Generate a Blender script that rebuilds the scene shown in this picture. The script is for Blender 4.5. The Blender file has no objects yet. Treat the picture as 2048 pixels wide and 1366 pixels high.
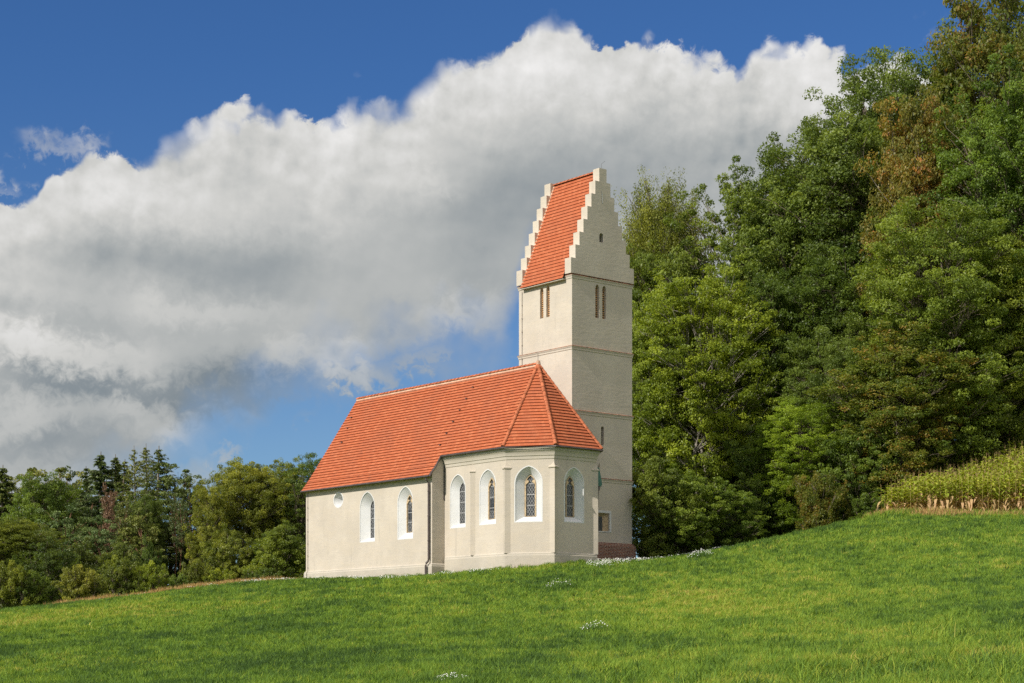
import bpy, math, random
import numpy as np
from mathutils import Vector, Matrix
from mathutils.geometry import tessellate_polygon

scene = bpy.context.scene
col = scene.collection
R = math.radians

# ---------------------------------------------------------------- camera
# eye level is z = 0 and the camera looks level along +Y (verticals stay upright, the lens is shifted up)
F_PX, HORIZON_PX, WIDTH_PX = 3470.7, 1298.9, 2048.0
cam = bpy.data.cameras.new('camera')
cam.sensor_width = 36.0
cam.lens = 36.0 * F_PX / WIDTH_PX
cam.shift_y = (HORIZON_PX - 683.0) / WIDTH_PX
cam.clip_start, cam.clip_end = 0.5, 9000.0
cam_ob = bpy.data.objects.new('camera', cam)
cam_ob.location = (0, 0, 0)
cam_ob.rotation_euler = (R(90), 0, 0)
col.objects.link(cam_ob)
scene.camera = cam_ob

# ---------------------------------------------------------------- light
THETA = R(39.623)                       # turn of the church about the vertical
SUN_EL = R(38.0)
SUN_AZ = math.atan2(-math.cos(THETA + R(2.0)), -math.sin(THETA + R(2.0)))   # clockwise from +Y: behind the camera, to the left
SUN_DIR = Vector((math.sin(SUN_AZ) * math.cos(SUN_EL), math.cos(SUN_AZ) * math.cos(SUN_EL), math.sin(SUN_EL)))
sun = bpy.data.lights.new('sun', 'SUN')
sun.energy = 4.0
sun.angle = R(0.53)
sun.color = (1.0, 0.945, 0.86)
sun_ob = bpy.data.objects.new('sun', sun)
sun_ob.rotation_euler = SUN_DIR.to_track_quat('Z', 'Y').to_euler()
sun_ob.location = (-60, -60, 80)
col.objects.link(sun_ob)

scene.view_settings.view_transform = 'Standard'
scene.view_settings.look = 'None'
scene.view_settings.exposure = 0.35
scene.view_settings.gamma = 1.0
scene.render.engine = 'CYCLES'
cy = scene.cycles
cy.max_bounces, cy.diffuse_bounces, cy.glossy_bounces = 6, 4, 2
cy.transmission_bounces, cy.transparent_max_bounces = 4, 4
cy.caustics_reflective = cy.caustics_refractive = False
cy.use_denoising = False
cy.use_adaptive_sampling = True
cy.adaptive_threshold = 0.008


# ---------------------------------------------------------------- node helper
class Net:
    def __init__(self, tree):
        self.t, self.n, self.l = tree, tree.nodes, tree.links
        self.n.clear()

    def node(self, kind, **kw):
        nd = self.n.new(kind)
        for k, v in kw.items():
            setattr(nd, k, v)
        return nd

    def put(self, sock, v):
        if hasattr(v, 'node'):
            self.l.new(v, sock)
        elif v is not None:
            sock.default_value = v

    def m(self, op, a, b=None, c=None, clamp=False):
        nd = self.node('ShaderNodeMath', operation=op, use_clamp=clamp)
        for s, v in zip(nd.inputs, (a, b, c)):
            self.put(s, v)
        return nd.outputs[0]

    def add(self, *a):
        r = a[0]
        for x in a[1:]:
            r = self.m('ADD', r, x)
        return r

    def mul(self, a, b): return self.m('MULTIPLY', a, b)
    def sub(self, a, b): return self.m('SUBTRACT', a, b)

    def mapr(self, v, a, b, c=0.0, d=1.0, smooth=True):
        nd = self.node('ShaderNodeMapRange')
        nd.interpolation_type = 'SMOOTHSTEP' if smooth else 'LINEAR'
        for i, x in enumerate((v, a, b, c, d)):
            self.put(nd.inputs[i], x)
        return nd.outputs[0]

    def xyz(self, x, y, z=0.0):
        nd = self.node('ShaderNodeCombineXYZ')
        for s, v in zip(nd.inputs, (x, y, z)):
            self.put(s, v)
        return nd.outputs[0]

    def noise(self, vec, scale=1.0, detail=4.0, rough=0.5, dist=0.0, lac=2.0):
        nd = self.node('ShaderNodeTexNoise')
        self.put(nd.inputs['Vector'], vec)
        for k, v in (('Scale', scale), ('Detail', detail), ('Roughness', rough), ('Distortion', dist), ('Lacunarity', lac)):
            self.put(nd.inputs[k], v)
        return nd.outputs[0]

    def curve(self, v, pts):
        nd = self.node('ShaderNodeFloatCurve')
        c = nd.mapping.curves[0]
        while len(c.points) > 2:
            c.points.remove(c.points[1])
        c.points[0].location, c.points[1].location = pts[0], pts[-1]
        for p in pts[1:-1]:
            c.points.new(*p)
        nd.mapping.extend = 'HORIZONTAL'
        nd.mapping.update()
        self.put(nd.inputs['Value'], v)
        return nd.outputs[0]

    def mix(self, f, a, b, blend='MIX'):
        nd = self.node('ShaderNodeMix', data_type='RGBA', blend_type=blend)
        self.put(nd.inputs[0], f)
        self.put(nd.inputs[6], a if hasattr(a, 'node') else (*a, 1.0))
        self.put(nd.inputs[7], b if hasattr(b, 'node') else (*b, 1.0))
        return nd.outputs[2]

    def ramp(self, v, stops):
        nd = self.node('ShaderNodeValToRGB')
        e = nd.color_ramp.elements
        while len(e) > 1:
            e.remove(e[-1])
        e[0].position, e[0].color = stops[0][0], (*stops[0][1], 1)
        for p, c in stops[1:]:
            k = e.new(p)
            k.color = (*c, 1)
        self.put(nd.inputs[0], v)
        return nd.outputs[0]


# ---------------------------------------------------------------- sky: clear blue with one long bank of cumulus
world = bpy.data.worlds.new('World')
scene.world = world
world.use_nodes = True
W = Net(world.node_tree)
geo = W.node('ShaderNodeTexCoord').outputs['Generated']
sep = W.node('ShaderNodeSeparateXYZ')
W.put(sep.inputs[0], geo)
dx, dy, dz = sep.outputs
sky = W.node('ShaderNodeTexSky', sky_type='NISHITA')
sky.sun_disc = False
sky.sun_elevation, sky.sun_rotation = SUN_EL, SUN_AZ
sky.altitude, sky.air_density, sky.dust_density, sky.ozone_density = 450, 1.0, 0.3, 3.0
# compass bearing and height above the horizon in units of a tenth of a radian
az = W.mul(W.m('ARCTAN2', dx, dy), 10.0)
el = W.mul(W.m('ARCSINE', dz), 10.0)


def sky_at(px, py):
    u, v = (px - 1024) / F_PX, (HORIZON_PX - py) / F_PX
    a = math.atan(u)
    return 10 * a, 10 * math.atan(v * math.cos(a))


P0 = W.xyz(az, el, 0.0)
# billow displacement of the outlines: large lumps, small lumps, wisps
n_big = W.sub(W.noise(W.xyz(az, el, 3.1), 1.3, 2.0, 0.5), 0.5)
n_mid = W.sub(W.noise(W.xyz(az, el, 7.7), 4.5, 3.0, 0.55, 0.3), 0.5)
n_fine = W.sub(W.noise(W.xyz(az, el, 1.9), 13.0, 7.0, 0.62, 0.4), 0.5)
def cells(scale, seed, wob):
    """Rounded cauliflower bumps: 0 in the middle of a bump, larger towards the creases."""
    nd = W.node('ShaderNodeTexVoronoi', feature='SMOOTH_F1')
    W.put(nd.inputs['Vector'], W.xyz(W.add(az, W.mul(n_mid, wob)), W.add(el, W.mul(n_fine, wob)), seed))
    nd.inputs['Scale'].default_value = scale
    nd.inputs['Smoothness'].default_value = 0.25
    return W.sub(nd.outputs['Distance'], 0.45)


b_big, b_small = cells(3.0, 0.3, 0.25), cells(8.0, 2.3, 0.10)
warp = W.add(W.mul(n_big, 0.20), W.mul(n_mid, 0.16), W.mul(n_fine, 0.20), W.mul(b_big, 0.32), W.mul(b_small, 0.13))
azw = W.add(az, W.mul(n_mid, 0.14), W.mul(n_fine, 0.10))


def outline(pts):
    """Height of a cloud edge against the bearing."""
    q = [sky_at(*p) for p in pts]
    lo, hi, top = -4.0, 4.0, 6.0
    cv = W.curve(W.mapr(azw, lo, hi, 0, 1, False), [((a - lo) / (hi - lo), e / top) for a, e in q])
    return W.mul(cv, top)


top = outline([(-360, 560), (-100, 430), (0, 405), (60, 400), (110, 345), (170, 312), (230, 303), (275, 312), (330, 262), (400, 240),
               (455, 205), (530, 222), (600, 235), (640, 268), (680, 262), (705, 218), (765, 195), (800, 180), (850, 150), (890, 108),
               (930, 92), (975, 100), (1010, 78), (1065, 60), (1120, 60), (1180, 75), (1240, 85), (1300, 88), (1345, 110), (1400, 130),
               (1445, 150), (1470, 158), (1510, 136), (1590, 112), (1660, 115), (1720, 130), (1850, 150), (2100, 190), (2330, 300)])
low = outline([(-360, 1180), (-50, 1120), (150, 1060), (300, 990), (390, 925), (440, 880), (500, 845), (570, 808), (650, 788), (740, 770), (830, 750), (930, 752),
               (990, 735), (1030, 650), (1050, 570), (1090, 520), (1250, 640), (1500, 700), (1900, 760), (2330, 800)])
d_top = W.sub(W.add(top, 0.03), W.add(el, W.mul(warp, 0.62)))          # >0 below the upper edge
d_low = W.sub(W.add(el, W.mul(warp, 0.85)), low)           # >0 above the lower edge
soft = W.mapr(W.noise(W.xyz(az, el, 9.0), 1.6, 2.0), 0.42, 0.64, 0.02, 0.14)
cov_top = W.mapr(d_top, -0.02, soft)
cov_low = W.mapr(d_low, -0.05, 0.45)
cov = W.mul(cov_top, cov_low)


def puff(px, py, rx, ry, gain=1.0, wob=1.0):
    """A soft oval at a place in the sky, its rim frayed by the billows; 1 in the middle."""
    a, e = sky_at(px, py)
    k = 10 / F_PX
    ax = W.m('DIVIDE', W.sub(W.add(az, W.mul(n_mid, 0.5 * wob)), a), rx * k)
    ex = W.m('DIVIDE', W.sub(W.add(el, W.mul(n_big, 0.4 * wob), W.mul(n_fine, 0.35 * wob)), e), ry * k)
    r2 = W.add(W.mul(ax, ax), W.mul(ex, ex))
    return W.mul(W.m('EXPONENT', W.mul(r2, -1.0)), gain)


def total(items):
    return W.add(*[puff(*i) for i in items]) if len(items) > 1 else puff(*items[0])


# separate small clouds
frag = total([(125, 285, 62, 30, 0.62), (190, 262, 40, 20, 0.55), (40, 362, 20, 20, 0.55), (20, 395, 30, 12, 0.5), (715, 165, 16, 24, 0.3), (700, 745, 60, 42, 1.15),
              (780, 752, 40, 24, 0.55), (620, 818, 34, 20, 0.38), (450, 880, 40, 16, 0.6), (385, 930, 70, 60, 0.8), (480, 935, 60, 30, 0.45), (850, 712, 90, 30, 0.8), (1000, 640, 40, 60, 0.75),
              (1860, 40, 70, 45, 0.22)])
cov_frag = W.mul(W.mapr(W.add(frag, W.mul(n_fine, 0.85), W.mul(n_mid, 0.4)), 0.20, 1.15), 0.8)
cov = W.m('MAXIMUM', cov, cov_frag)

# light on the cloud: sun from behind the camera, high on the left; the billows' own relief and the thick grey base
relief_vec = W.xyz(W.sub(az, 0.10), W.add(el, 0.14), 3.1)
r1 = W.sub(W.noise(W.xyz(az, el, 5.5), 1.2, 1.5, 0.4), W.noise(W.xyz(W.sub(az, 0.10), W.add(el, 0.15), 5.5), 1.2, 1.5, 0.4))
r2 = W.sub(W.noise(W.xyz(az, el, 8.5), 5.0, 4.0, 0.5), W.noise(W.xyz(W.sub(az, 0.03), W.add(el, 0.05), 8.5), 5.0, 4.0, 0.5))
bands = W.sub(W.noise(W.xyz(W.mul(az, 0.4), W.mul(el, 1.3), 2.5), 1.7, 3.0, 0.45, 0.3), 0.5)
rim = W.m('POWER', W.mapr(d_top, 0.0, 1.5, 1.0, 0.0, False), 1.4)
edge = W.mapr(d_top, 0.0, 0.8, 1.0, 0.0, False)
light = W.add(0.475, W.mul(rim, 0.27), W.mul(r1, 0.26), W.mul(r2, W.mapr(rim, 0.1, 0.9, 0.05, 0.42)), W.mul(bands, 0.26), W.mul(b_big, W.mul(edge, -0.22)), W.mul(b_small, W.mul(edge, -0.14)))
bright = total([(1150, 130, 330, 90, 0.10, 0.5), (330, 400, 200, 80, 0.06, 0.5), (380, 625, 240, 26, 0.12, 0.7), (110, 705, 170, 45, 0.18, 1.0), (690, 735, 60, 40, 0.16, 1.0), (560, 715, 50, 35, 0.12, 1.0),
                (870, 380, 70, 35, 0.10, 1.0), (920, 650, 80, 40, 0.15, 1.0), (250, 815, 50, 25, 0.12, 1.0), (370, 860, 60, 30, 0.14, 1.0), (330, 250, 40, 30, 0.1, 1.0), (1600, 170, 120, 60, 0.1, 0.5), (60, 850, 90, 30, 0.1, 1.0)])
dark = total([(560, 550, 440, 62, 0.12, 0.5), (90, 632, 240, 34, 0.15, 0.6), (1010, 400, 170, 110, 0.12, 0.5), (340, 510, 260, 45, 0.12, 0.5), (1270, 330, 260, 120, 0.17, 0.5), (1560, 300, 200, 90, 0.17, 0.6), (300, 790, 250, 40, 0.13, 0.9), (520, 765, 150, 50, 0.14, 0.9),
              (120, 770, 200, 26, 0.15, 0.9), (100, 905, 280, 45, 0.12, 0.9), (760, 640, 240, 45, 0.12, 0.6), (700, 470, 200, 50, 0.07, 0.6), (1000, 560, 120, 60, 0.08, 0.6)])
light = W.sub(W.add(light, bright), dark)
light = W.m('MINIMUM', W.m('MAXIMUM', light, 0.20), 0.93)
cloud_col = W.ramp(light, [(0.0, (0.10, 0.13, 0.17)), (0.25, (0.22, 0.26, 0.29)), (0.45, (0.42, 0.44, 0.44)), (0.65, (0.62, 0.62, 0.60)), (0.9, (0.88, 0.87, 0.86)), (1.0, (0.95, 0.95, 0.95))])
# elsewhere round the horizon: broken fair-weather cloud, so that the shaded sides get the same soft light
gen = W.noise(W.xyz(W.m('DIVIDE', dx, W.add(W.m('ABSOLUTE', dz), 0.25)), W.m('DIVIDE', dy, W.add(W.m('ABSOLUTE', dz), 0.25)), 4.0), 1.4, 5.0, 0.55)
behind = W.m('MAXIMUM', W.mapr(W.m('ABSOLUTE', az), 4.2, 6.0), W.mapr(el, 4.6, 6.0))
cov_gen = W.mul(W.mapr(gen, 0.44, 0.62), behind)
cov_all = W.m('MAXIMUM', W.mul(cov, W.sub(1.0, behind)), cov_gen)
light_col = W.mix(behind, cloud_col, (1.32, 1.22, 1.05))

bg_blue = W.node('ShaderNodeBackground')
sky_tint = W.mix(W.mapr(el, 1.0, 3.4), (0.44, 0.56, 0.70), (0.29, 0.49, 0.74))
blue = W.mix(1.0, sky.outputs[0], sky_tint, 'MULTIPLY')
W.put(bg_blue.inputs[0], blue)
bg_blue.inputs[1].default_value = 0.10
bg_cloud = W.node('ShaderNodeBackground')
W.put(bg_cloud.inputs[0], light_col)
bg_cloud.inputs[1].default_value = 0.785
mixw = W.node('ShaderNodeMixShader')
W.put(mixw.inputs[0], cov_all)
W.put(mixw.inputs[1], bg_blue.outputs[0])
W.put(mixw.inputs[2], bg_cloud.outputs[0])
outw = W.node('ShaderNodeOutputWorld')
W.put(outw.inputs[0], mixw.outputs[0])
world.cycles.sampling_method = 'MANUAL'
world.cycles.sample_map_resolution = 512
# ---------------------------------------------------------------- helpers: tags, meshes, materials
def tag(o, label=None, cat=None, group=None, kind=None):
    for k, v in (('label', label), ('category', cat), ('group', group), ('kind', kind)):
        if v:
            o[k] = v
    return o


def link(name, me, mat=None, parent=None):
    o = bpy.data.objects.new(name, me)
    col.objects.link(o)
    if mat is not None and me is not None:
        for m_ in (mat if isinstance(mat, (list, tuple)) else [mat]):
            me.materials.append(m_)
    if parent is not None:
        o.parent = parent
    return o


def empty(name, loc, rz=0.0):
    o = bpy.data.objects.new(name, None)
    o.empty_display_size = 0.5
    o.location, o.rotation_euler = loc, (0, 0, rz)
    col.objects.link(o)
    return o


def np_mesh(name, verts, sizes, loops, attrs=None, mat_index=None, smooth=False):
    """A mesh from numpy arrays: verts (N,3), polygon sizes (F,), flat loop indices."""
    me = bpy.data.meshes.new(name)
    verts = np.ascontiguousarray(verts, np.float32)
    sizes = np.asarray(sizes, np.int32)
    loops = np.asarray(loops, np.int32)
    me.vertices.add(len(verts))
    me.vertices.foreach_set('co', verts.ravel())
    me.loops.add(len(loops))
    me.loops.foreach_set('vertex_index', loops)
    me.polygons.add(len(sizes))
    me.polygons.foreach_set('loop_start', np.concatenate(([0], np.cumsum(sizes)[:-1])).astype(np.int32))
    if mat_index is not None:
        me.polygons.foreach_set('material_index', np.asarray(mat_index, np.int32))
    if smooth:
        me.polygons.foreach_set('use_smooth', np.ones(len(sizes), bool))
    me.update(calc_edges=True)
    for k, v in (attrs or {}).items():
        a = me.attributes.new(k, 'FLOAT', 'FACE')
        a.data.foreach_set('value', np.asarray(v, np.float32))
    return me


def material(name):
    m_ = bpy.data.materials.new(name)
    m_.use_nodes = True
    N = Net(m_.node_tree)
    out = N.node('ShaderNodeOutputMaterial')
    return m_, N, out


def principled(N, out, color, rough=0.8, spec=0.3, normal=None, metal=0.0):
    b = N.node('ShaderNodeBsdfPrincipled')
    N.put(b.inputs['Base Color'], color if hasattr(color, 'node') else (*color, 1))
    N.put(b.inputs['Roughness'], rough)
    N.put(b.inputs['Specular IOR Level'], spec)
    N.put(b.inputs['Metallic'], metal)
    if normal is not None:
        N.put(b.inputs['Normal'], normal)
    N.put(out.inputs[0], b.outputs[0])
    return b


def bump(N, h, strength=0.3, dist=0.02):
    b = N.node('ShaderNodeBump')
    b.inputs['Strength'].default_value = strength
    b.inputs['Distance'].default_value = dist
    N.put(b.inputs['Height'], h)
    return b.outputs[0]


def simple_mat(name, color, rough=0.7, spec=0.3, metal=0.0, vary=0.12, scale=3.0):
    m_, N, out = material(name)
    oc = N.node('ShaderNodeTexCoord').outputs['Object']
    n = N.noise(oc, scale, 5.0, 0.6)
    c2 = tuple(x * (1 - vary) for x in color)
    c1 = tuple(min(1, x * (1 + vary)) for x in color)
    principled(N, out, N.mix(N.mapr(n, 0.35, 0.65), c2, c1), rough, spec, metal=metal)
    return m_


def vnoise(x, y, seed=0):
    """Smooth lattice noise in numpy, 0..1."""
    xi, yi = np.floor(x).astype(np.int64), np.floor(y).astype(np.int64)
    fx, fy = x - xi, y - yi
    fx, fy = fx * fx * (3 - 2 * fx), fy * fy * (3 - 2 * fy)

    def h(i, j):
        n = (i * 374761393 + j * 668265263 + seed * 974634777) & 0x7fffffff
        n = ((n ^ (n >> 13)) * 1274126177) & 0x7fffffff
        return ((n ^ (n >> 16)) & 0xffff) / 65535.0
    return (h(xi, yi) * (1 - fx) + h(xi + 1, yi) * fx) * (1 - fy) + (h(xi, yi + 1) * (1 - fx) + h(xi + 1, yi + 1) * fx) * fy


def fbm(x, y, seed=0, octs=4):
    s, a, t = 0.0, 1.0, 0.0
    for k in range(octs):
        s = s + a * vnoise(x * 2 ** k + 17.3 * k, y * 2 ** k - 9.1 * k, seed + k)
        t += a
        a *= 0.55
    return s / t


# ---------------------------------------------------------------- the hill (thin-plate surface through surveyed heights)
SPOTS = np.array([
    (0, 0, -1.65), (0, -40, -2.6), (-20, 0, -2.6), (20, 0, -0.6), (0, 30, -.60), (-9, 30, -.95), (9, 30, -.25), (0, 60, 1.05), (-18, 60, .1), (18, 60, 2.4),
    (-13.0, 108.8, 4.30), (-4.65, 98.7, 4.2), (-3.8, 99.2, 4.35), (-.44, 95.1, 4.44), (2.27, 94.2, 4.62), (4.66, 96.2, 4.92), (7.3, 103.2, 5.08), (6.2, 99.6, 4.88), (5.6, 93.5, 4.60), (8.8, 94.5, 4.98),
    (12.3, 108, 6.15), (18.3, 110, 7.05), (20.7, 106, 7.5), (21.6, 100, 7.7), (29.5, 100, 7.85), (38, 130, 16.4), (33, 112, 11.7),
    (-16.9, 108, 4.12), (-22.5, 108, 3.36), (-27, 105, 2.6), (-29.5, 100, 2.2),
    (-30, 130, 1.2), (-20, 132, 2.0), (-45, 140, -.4), (-50, 180, -3), (-25, 180, -2), (-12, 150, 2.0), (-4, 130, 4.3), (-50, 100, .6),
    (30, 60, 3.4), (45, 90, 8.2), (18, 125, 8.0), (10, 132, 6.8), (30, 150, 14.5), (60, 130, 20.5), (60, 70, 7.0), (-40, 50, -1.5), (10, 180, 7.0)], float)


SPOTS[(SPOTS[:, 1] > 90) & (SPOTS[:, 1] < 112) & (SPOTS[:, 0] < 21), 2] -= 0.10        # the survey was read off the grass tips


def _tps_kernel(r2): return np.where(r2 > 1e-9, r2 * np.log(np.maximum(r2, 1e-9)), 0.0)


_d2 = ((SPOTS[:, None, :2] - SPOTS[None, :, :2]) ** 2).sum(-1)
_n = len(SPOTS)
_K = np.zeros((_n + 3, _n + 3))
_K[:_n, :_n] = _tps_kernel(_d2) + np.eye(_n) * 1.0
_K[:_n, _n] = _K[_n, :_n] = 1
_K[:_n, _n + 1:] = SPOTS[:, :2]
_K[_n + 1:, :_n] = SPOTS[:, :2].T
_Wt = np.linalg.solve(_K, np.concatenate((SPOTS[:, 2], np.zeros(3))))


def ground_z(x, y):
    x, y = np.asarray(x, float), np.asarray(y, float)
    sh = x.shape
    xf, yf = x.ravel(), y.ravel()
    z = np.empty(len(xf))
    for s in range(0, len(xf), 100000):
        a, b = xf[s:s + 100000], yf[s:s + 100000]
        r2 = (a[:, None] - SPOTS[None, :, 0]) ** 2 + (b[:, None] - SPOTS[None, :, 1]) ** 2
        z[s:s + 100000] = _tps_kernel(r2) @ _Wt[:_n] + _Wt[_n] + a * _Wt[_n + 1] + b * _Wt[_n + 2]
    rr = np.hypot(xf, yf - 60)
    t = np.clip((rr - 95) / 130, 0, 1)
    t = t * t * (3 - 2 * t)
    z = z * (1 - t) + (-3.0) * t
    z = z + 0.10 * (fbm(xf * 0.16, yf * 0.16, 5, 3) - 0.5)
    return z.reshape(sh)


def gz(x, y): return float(ground_z(np.array([x]), np.array([y]))[0])


def _axis(lo, hi, fine_lo, fine_hi, step):
    mid = np.arange(fine_lo, fine_hi + 1e-6, step)
    out = [3000.0, 1800, 1000, 600, 380, 260, 180, 120, 80, 50, 30, 18, 10, 5]
    return np.concatenate(([fine_lo - d for d in out if fine_lo - d >= lo], mid, [fine_hi + d for d in out[::-1] if fine_hi + d <= hi]))


gx, gy = _axis(-3100, 3100, -60, 60, 0.75), _axis(-3100, 4000, 5, 170, 0.75)
GX, GY = np.meshgrid(gx, gy)
GZ = ground_z(GX, GY)
nx, ny = len(gx), len(gy)
idx = np.arange(nx * ny).reshape(ny, nx)
quads = np.stack((idx[:-1, :-1], idx[:-1, 1:], idx[1:, 1:], idx[1:, :-1]), -1).reshape(-1, 4)
g_me = np_mesh('meadow', np.stack((GX, GY, GZ), -1).reshape(-1, 3), np.full(len(quads), 4), quads.ravel(), smooth=True)

m_ground, N, out = material('meadow_soil')
oc = N.node('ShaderNodeTexCoord').outputs['Object']
n1 = N.noise(oc, 0.12, 4.0, 0.6)
n2 = N.noise(oc, 0.9, 6.0, 0.65)
n3 = N.noise(oc, 9.0, 4.0, 0.7)
cg = N.ramp(n1, [(0.3, (0.070, 0.112, 0.022)), (0.5, (0.105, 0.155, 0.028)), (0.7, (0.16, 0.185, 0.042))])
cg = N.mix(N.mapr(n2, 0.45, 0.75), cg, (0.075, 0.12, 0.024))
cg = N.mix(N.mapr(n3, 0.5, 0.8), cg, (0.045, 0.07, 0.014))
principled(N, out, cg, 0.95, 0.1, bump(N, n3, 0.6, 0.06))
if __import__('os').environ.get('DBG'):
    for q in SPOTS: print('spot', q, round(gz(q[0], q[1]), 2))
meadow = link('ground', g_me, m_ground)
tag(meadow, 'sloping green meadow rising to the right below the church', 'meadow', kind='structure')

# ---------------------------------------------------------------- church: local axes x = towards the wood behind (b), y = along the nave away from the camera (a)
CH_Z = 4.4
church = empty('church', (3.458, 100.0, CH_Z), THETA)
tag(church, 'cream plastered country church with red tiled roof and tall stepped gable tower', 'church')


class MB:
    """Collects faces in church coordinates (a along the nave, b across, z above eye level)."""
    def __init__(self): self.v, self.f, self.mi, self.uv, self.ft = [], [], [], [], []

    def pt(self, a, b, z):
        self.v.append((b, a, z - CH_Z))
        return len(self.v) - 1

    def face(self, pts, mi=0, uv=None, tint=0.5):
        self.f.append([self.pt(*p) for p in pts])
        self.mi.append(mi)
        self.uv.append(uv)
        self.ft.append(tint)

    def box(self, a0, a1, b0, b1, z0, z1, mi=0):
        c = [(a, b, z) for z in (z0, z1) for a, b in ((a0, b0), (a1, b0), (a1, b1), (a0, b1))]
        for q in ((0, 1, 2, 3), (7, 6, 5, 4), (0, 4, 5, 1), (1, 5, 6, 2), (2, 6, 7, 3), (3, 7, 4, 0)):
            self.face([c[i] for i in q], mi)

    def loft(self, rings, closed=True, mi=0, caps=False):
        n = len(rings[0])
        ids = [[self.pt(*p) for p in r] for r in rings]
        for r0, r1 in zip(ids[:-1], ids[1:]):
            for i in range(n if closed else n - 1):
                j = (i + 1) % n
                self.f.append([r0[i], r0[j], r1[j], r1[i]])
                self.mi.append(mi); self.uv.append(None); self.ft.append(0.5)
        if caps:
            for r in (ids[0][::-1], ids[-1]):
                self.f.append(list(r)); self.mi.append(mi); self.uv.append(None); self.ft.append(0.5)

    def tube(self, pts, rad, n=7, mi=0, caps=True):
        pts = [Vector(p) for p in pts]
        rads = rad if isinstance(rad, (list, tuple)) else [rad] * len(pts)
        rings = []
        for i, p in enumerate(pts):
            d = (pts[min(i + 1, len(pts) - 1)] - pts[max(i - 1, 0)]).normalized()
            u = d.orthogonal().normalized() if abs(d.z) < 0.9 else Vector((1, 0, 0)) - d * d.x
            u.normalize()
            w = d.cross(u)
            rings.append([tuple(p + (u * math.cos(t) + w * math.sin(t)) * rads[i]) for t in [2 * math.pi * k / n for k in range(n)]])
        self.loft(rings, True, mi, caps)

    def build(self, name, mats, parent=None, label=None, smooth=False, weld=True):
        me = bpy.data.meshes.new(name)
        me.from_pydata(self.v, [], self.f)
        me.polygons.foreach_set('material_index', self.mi)
        if any(u is not None for u in self.uv):
            ul = me.uv_layers.new(name='tiles')
            for p, u in zip(me.polygons, self.uv):
                if u is not None:
                    for li, c in zip(p.loop_indices, u):
                        ul.data[li].uv = c
        at = me.attributes.new('tint', 'FLOAT', 'FACE')
        at.data.foreach_set('value', self.ft)
        if smooth:
            me.polygons.foreach_set('use_smooth', [True] * len(me.polygons))
        o = link(name, me, mats, parent if parent is not None else church)
        if label:
            o['label'] = label
        return o


# ---- materials
def plaster_mat(name, base, grime=(0.36, 0.33, 0.28), rough_dist=0.02, cracks=0.35, streaks=0.35, splash=None):
    m_, N, out = material(name)
    oc = N.node('ShaderNodeTexCoord').outputs['Object']

    def stretched(sx, sy, sz):
        mp = N.node('ShaderNodeMapping')
        mp.inputs['Scale'].default_value = (sx, sy, sz)
        N.put(mp.inputs[0], oc)
        return mp.outputs[0]
    flat, tall, rows = stretched(1, 1, 2.6), stretched(1, 1, 0.10), stretched(0.5, 0.5, 6.0)
    big = N.noise(oc, 0.45, 5.0, 0.6)
    med = N.noise(flat, 2.4, 6.0, 0.65, 0.4)
    fine = N.noise(oc, 26.0, 4.0, 0.6)
    run = N.noise(tall, 3.2, 6.0, 0.7, 0.2)
    patch = N.noise(flat, 0.9, 3.0, 0.5, 0.8)
    c = N.mix(N.mapr(big, 0.35, 0.7), tuple(x * 0.92 for x in base), tuple(min(.80, x * 1.06) for x in base))
    c = N.mix(N.mul(N.mapr(patch, 0.50, 0.56), 0.16), c, (base[0] * 1.05, base[1] * 1.0, base[2] * 0.90))
    c = N.mix(N.mul(N.mapr(med, 0.5, 0.74), cracks), c, grime)
    c = N.mix(N.mul(N.mapr(run, 0.54, 0.76), streaks), c, tuple(x * 0.85 for x in grime))
    c = N.mix(N.mul(N.mapr(fine, 0.45, 0.7), 0.05), c, tuple(x * 0.72 for x in base))
    if splash is not None:                                  # dirt thrown up by rain along the ground, ragged upper rim
        sp = N.node('ShaderNodeSeparateXYZ')
        N.put(sp.inputs[0], oc)
        hgt = N.add(N.sub(sp.outputs[2], N.mul(sp.outputs[0], 0.07)), N.mul(N.sub(med, 0.5), 0.9), N.mul(N.sub(run, 0.5), 0.8))
        c = N.mix(N.mapr(hgt, splash[0], splash[1], 0.55, 0.0), c, (0.27, 0.235, 0.175))
    h = N.add(N.mul(N.noise(flat, 2.4, 3.0, 0.55), 0.9), N.mul(patch, 0.5), N.mul(N.noise(rows, 1.6, 2.0, 0.5), 0.30))
    principled(N, out, c, 0.92, 0.12, bump(N, h, 0.45, rough_dist))
    return m_


m_plaster = plaster_mat('cream_plaster', (0.525, 0.465, 0.385), cracks=0.24)
m_tower = plaster_mat('tower_plaster', (0.545, 0.485, 0.405), cracks=0.28)
m_plinth = plaster_mat('plinth_plaster', (0.47, 0.425, 0.355), (0.31, 0.285, 0.24), cracks=0.4, splash=(0.0, 0.75))
m_trim = plaster_mat('moulding_plaster', (0.515, 0.465, 0.385), cracks=0.2)
m_white = plaster_mat('white_limewash', (0.65, 0.648, 0.64), (0.50, 0.49, 0.46), 0.01, 0.3, 0.3)
m_stone = simple_mat('tan_stone', (0.50, 0.38, 0.24), 0.9, 0.1, vary=0.2, scale=9)
m_metal = simple_mat('brown_zinc', (0.075, 0.055, 0.05), 0.45, 0.5, vary=0.25)
m_lead = simple_mat('lead_came', (0.34, 0.34, 0.34), 0.5, 0.5)
m_copper = simple_mat('green_copper', (0.07, 0.17, 0.13), 0.6, 0.3, vary=0.2, scale=6)
m_louvre = simple_mat('louvre_wood', (0.55, 0.31, 0.13), 0.8, 0.2, vary=0.3, scale=12)
m_dark = simple_mat('dark_inside', (0.02, 0.018, 0.016), 0.9, 0.1)
m_mortar = simple_mat('ridge_mortar', (0.52, 0.33, 0.23), 0.9, 0.1, vary=0.2)

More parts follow.
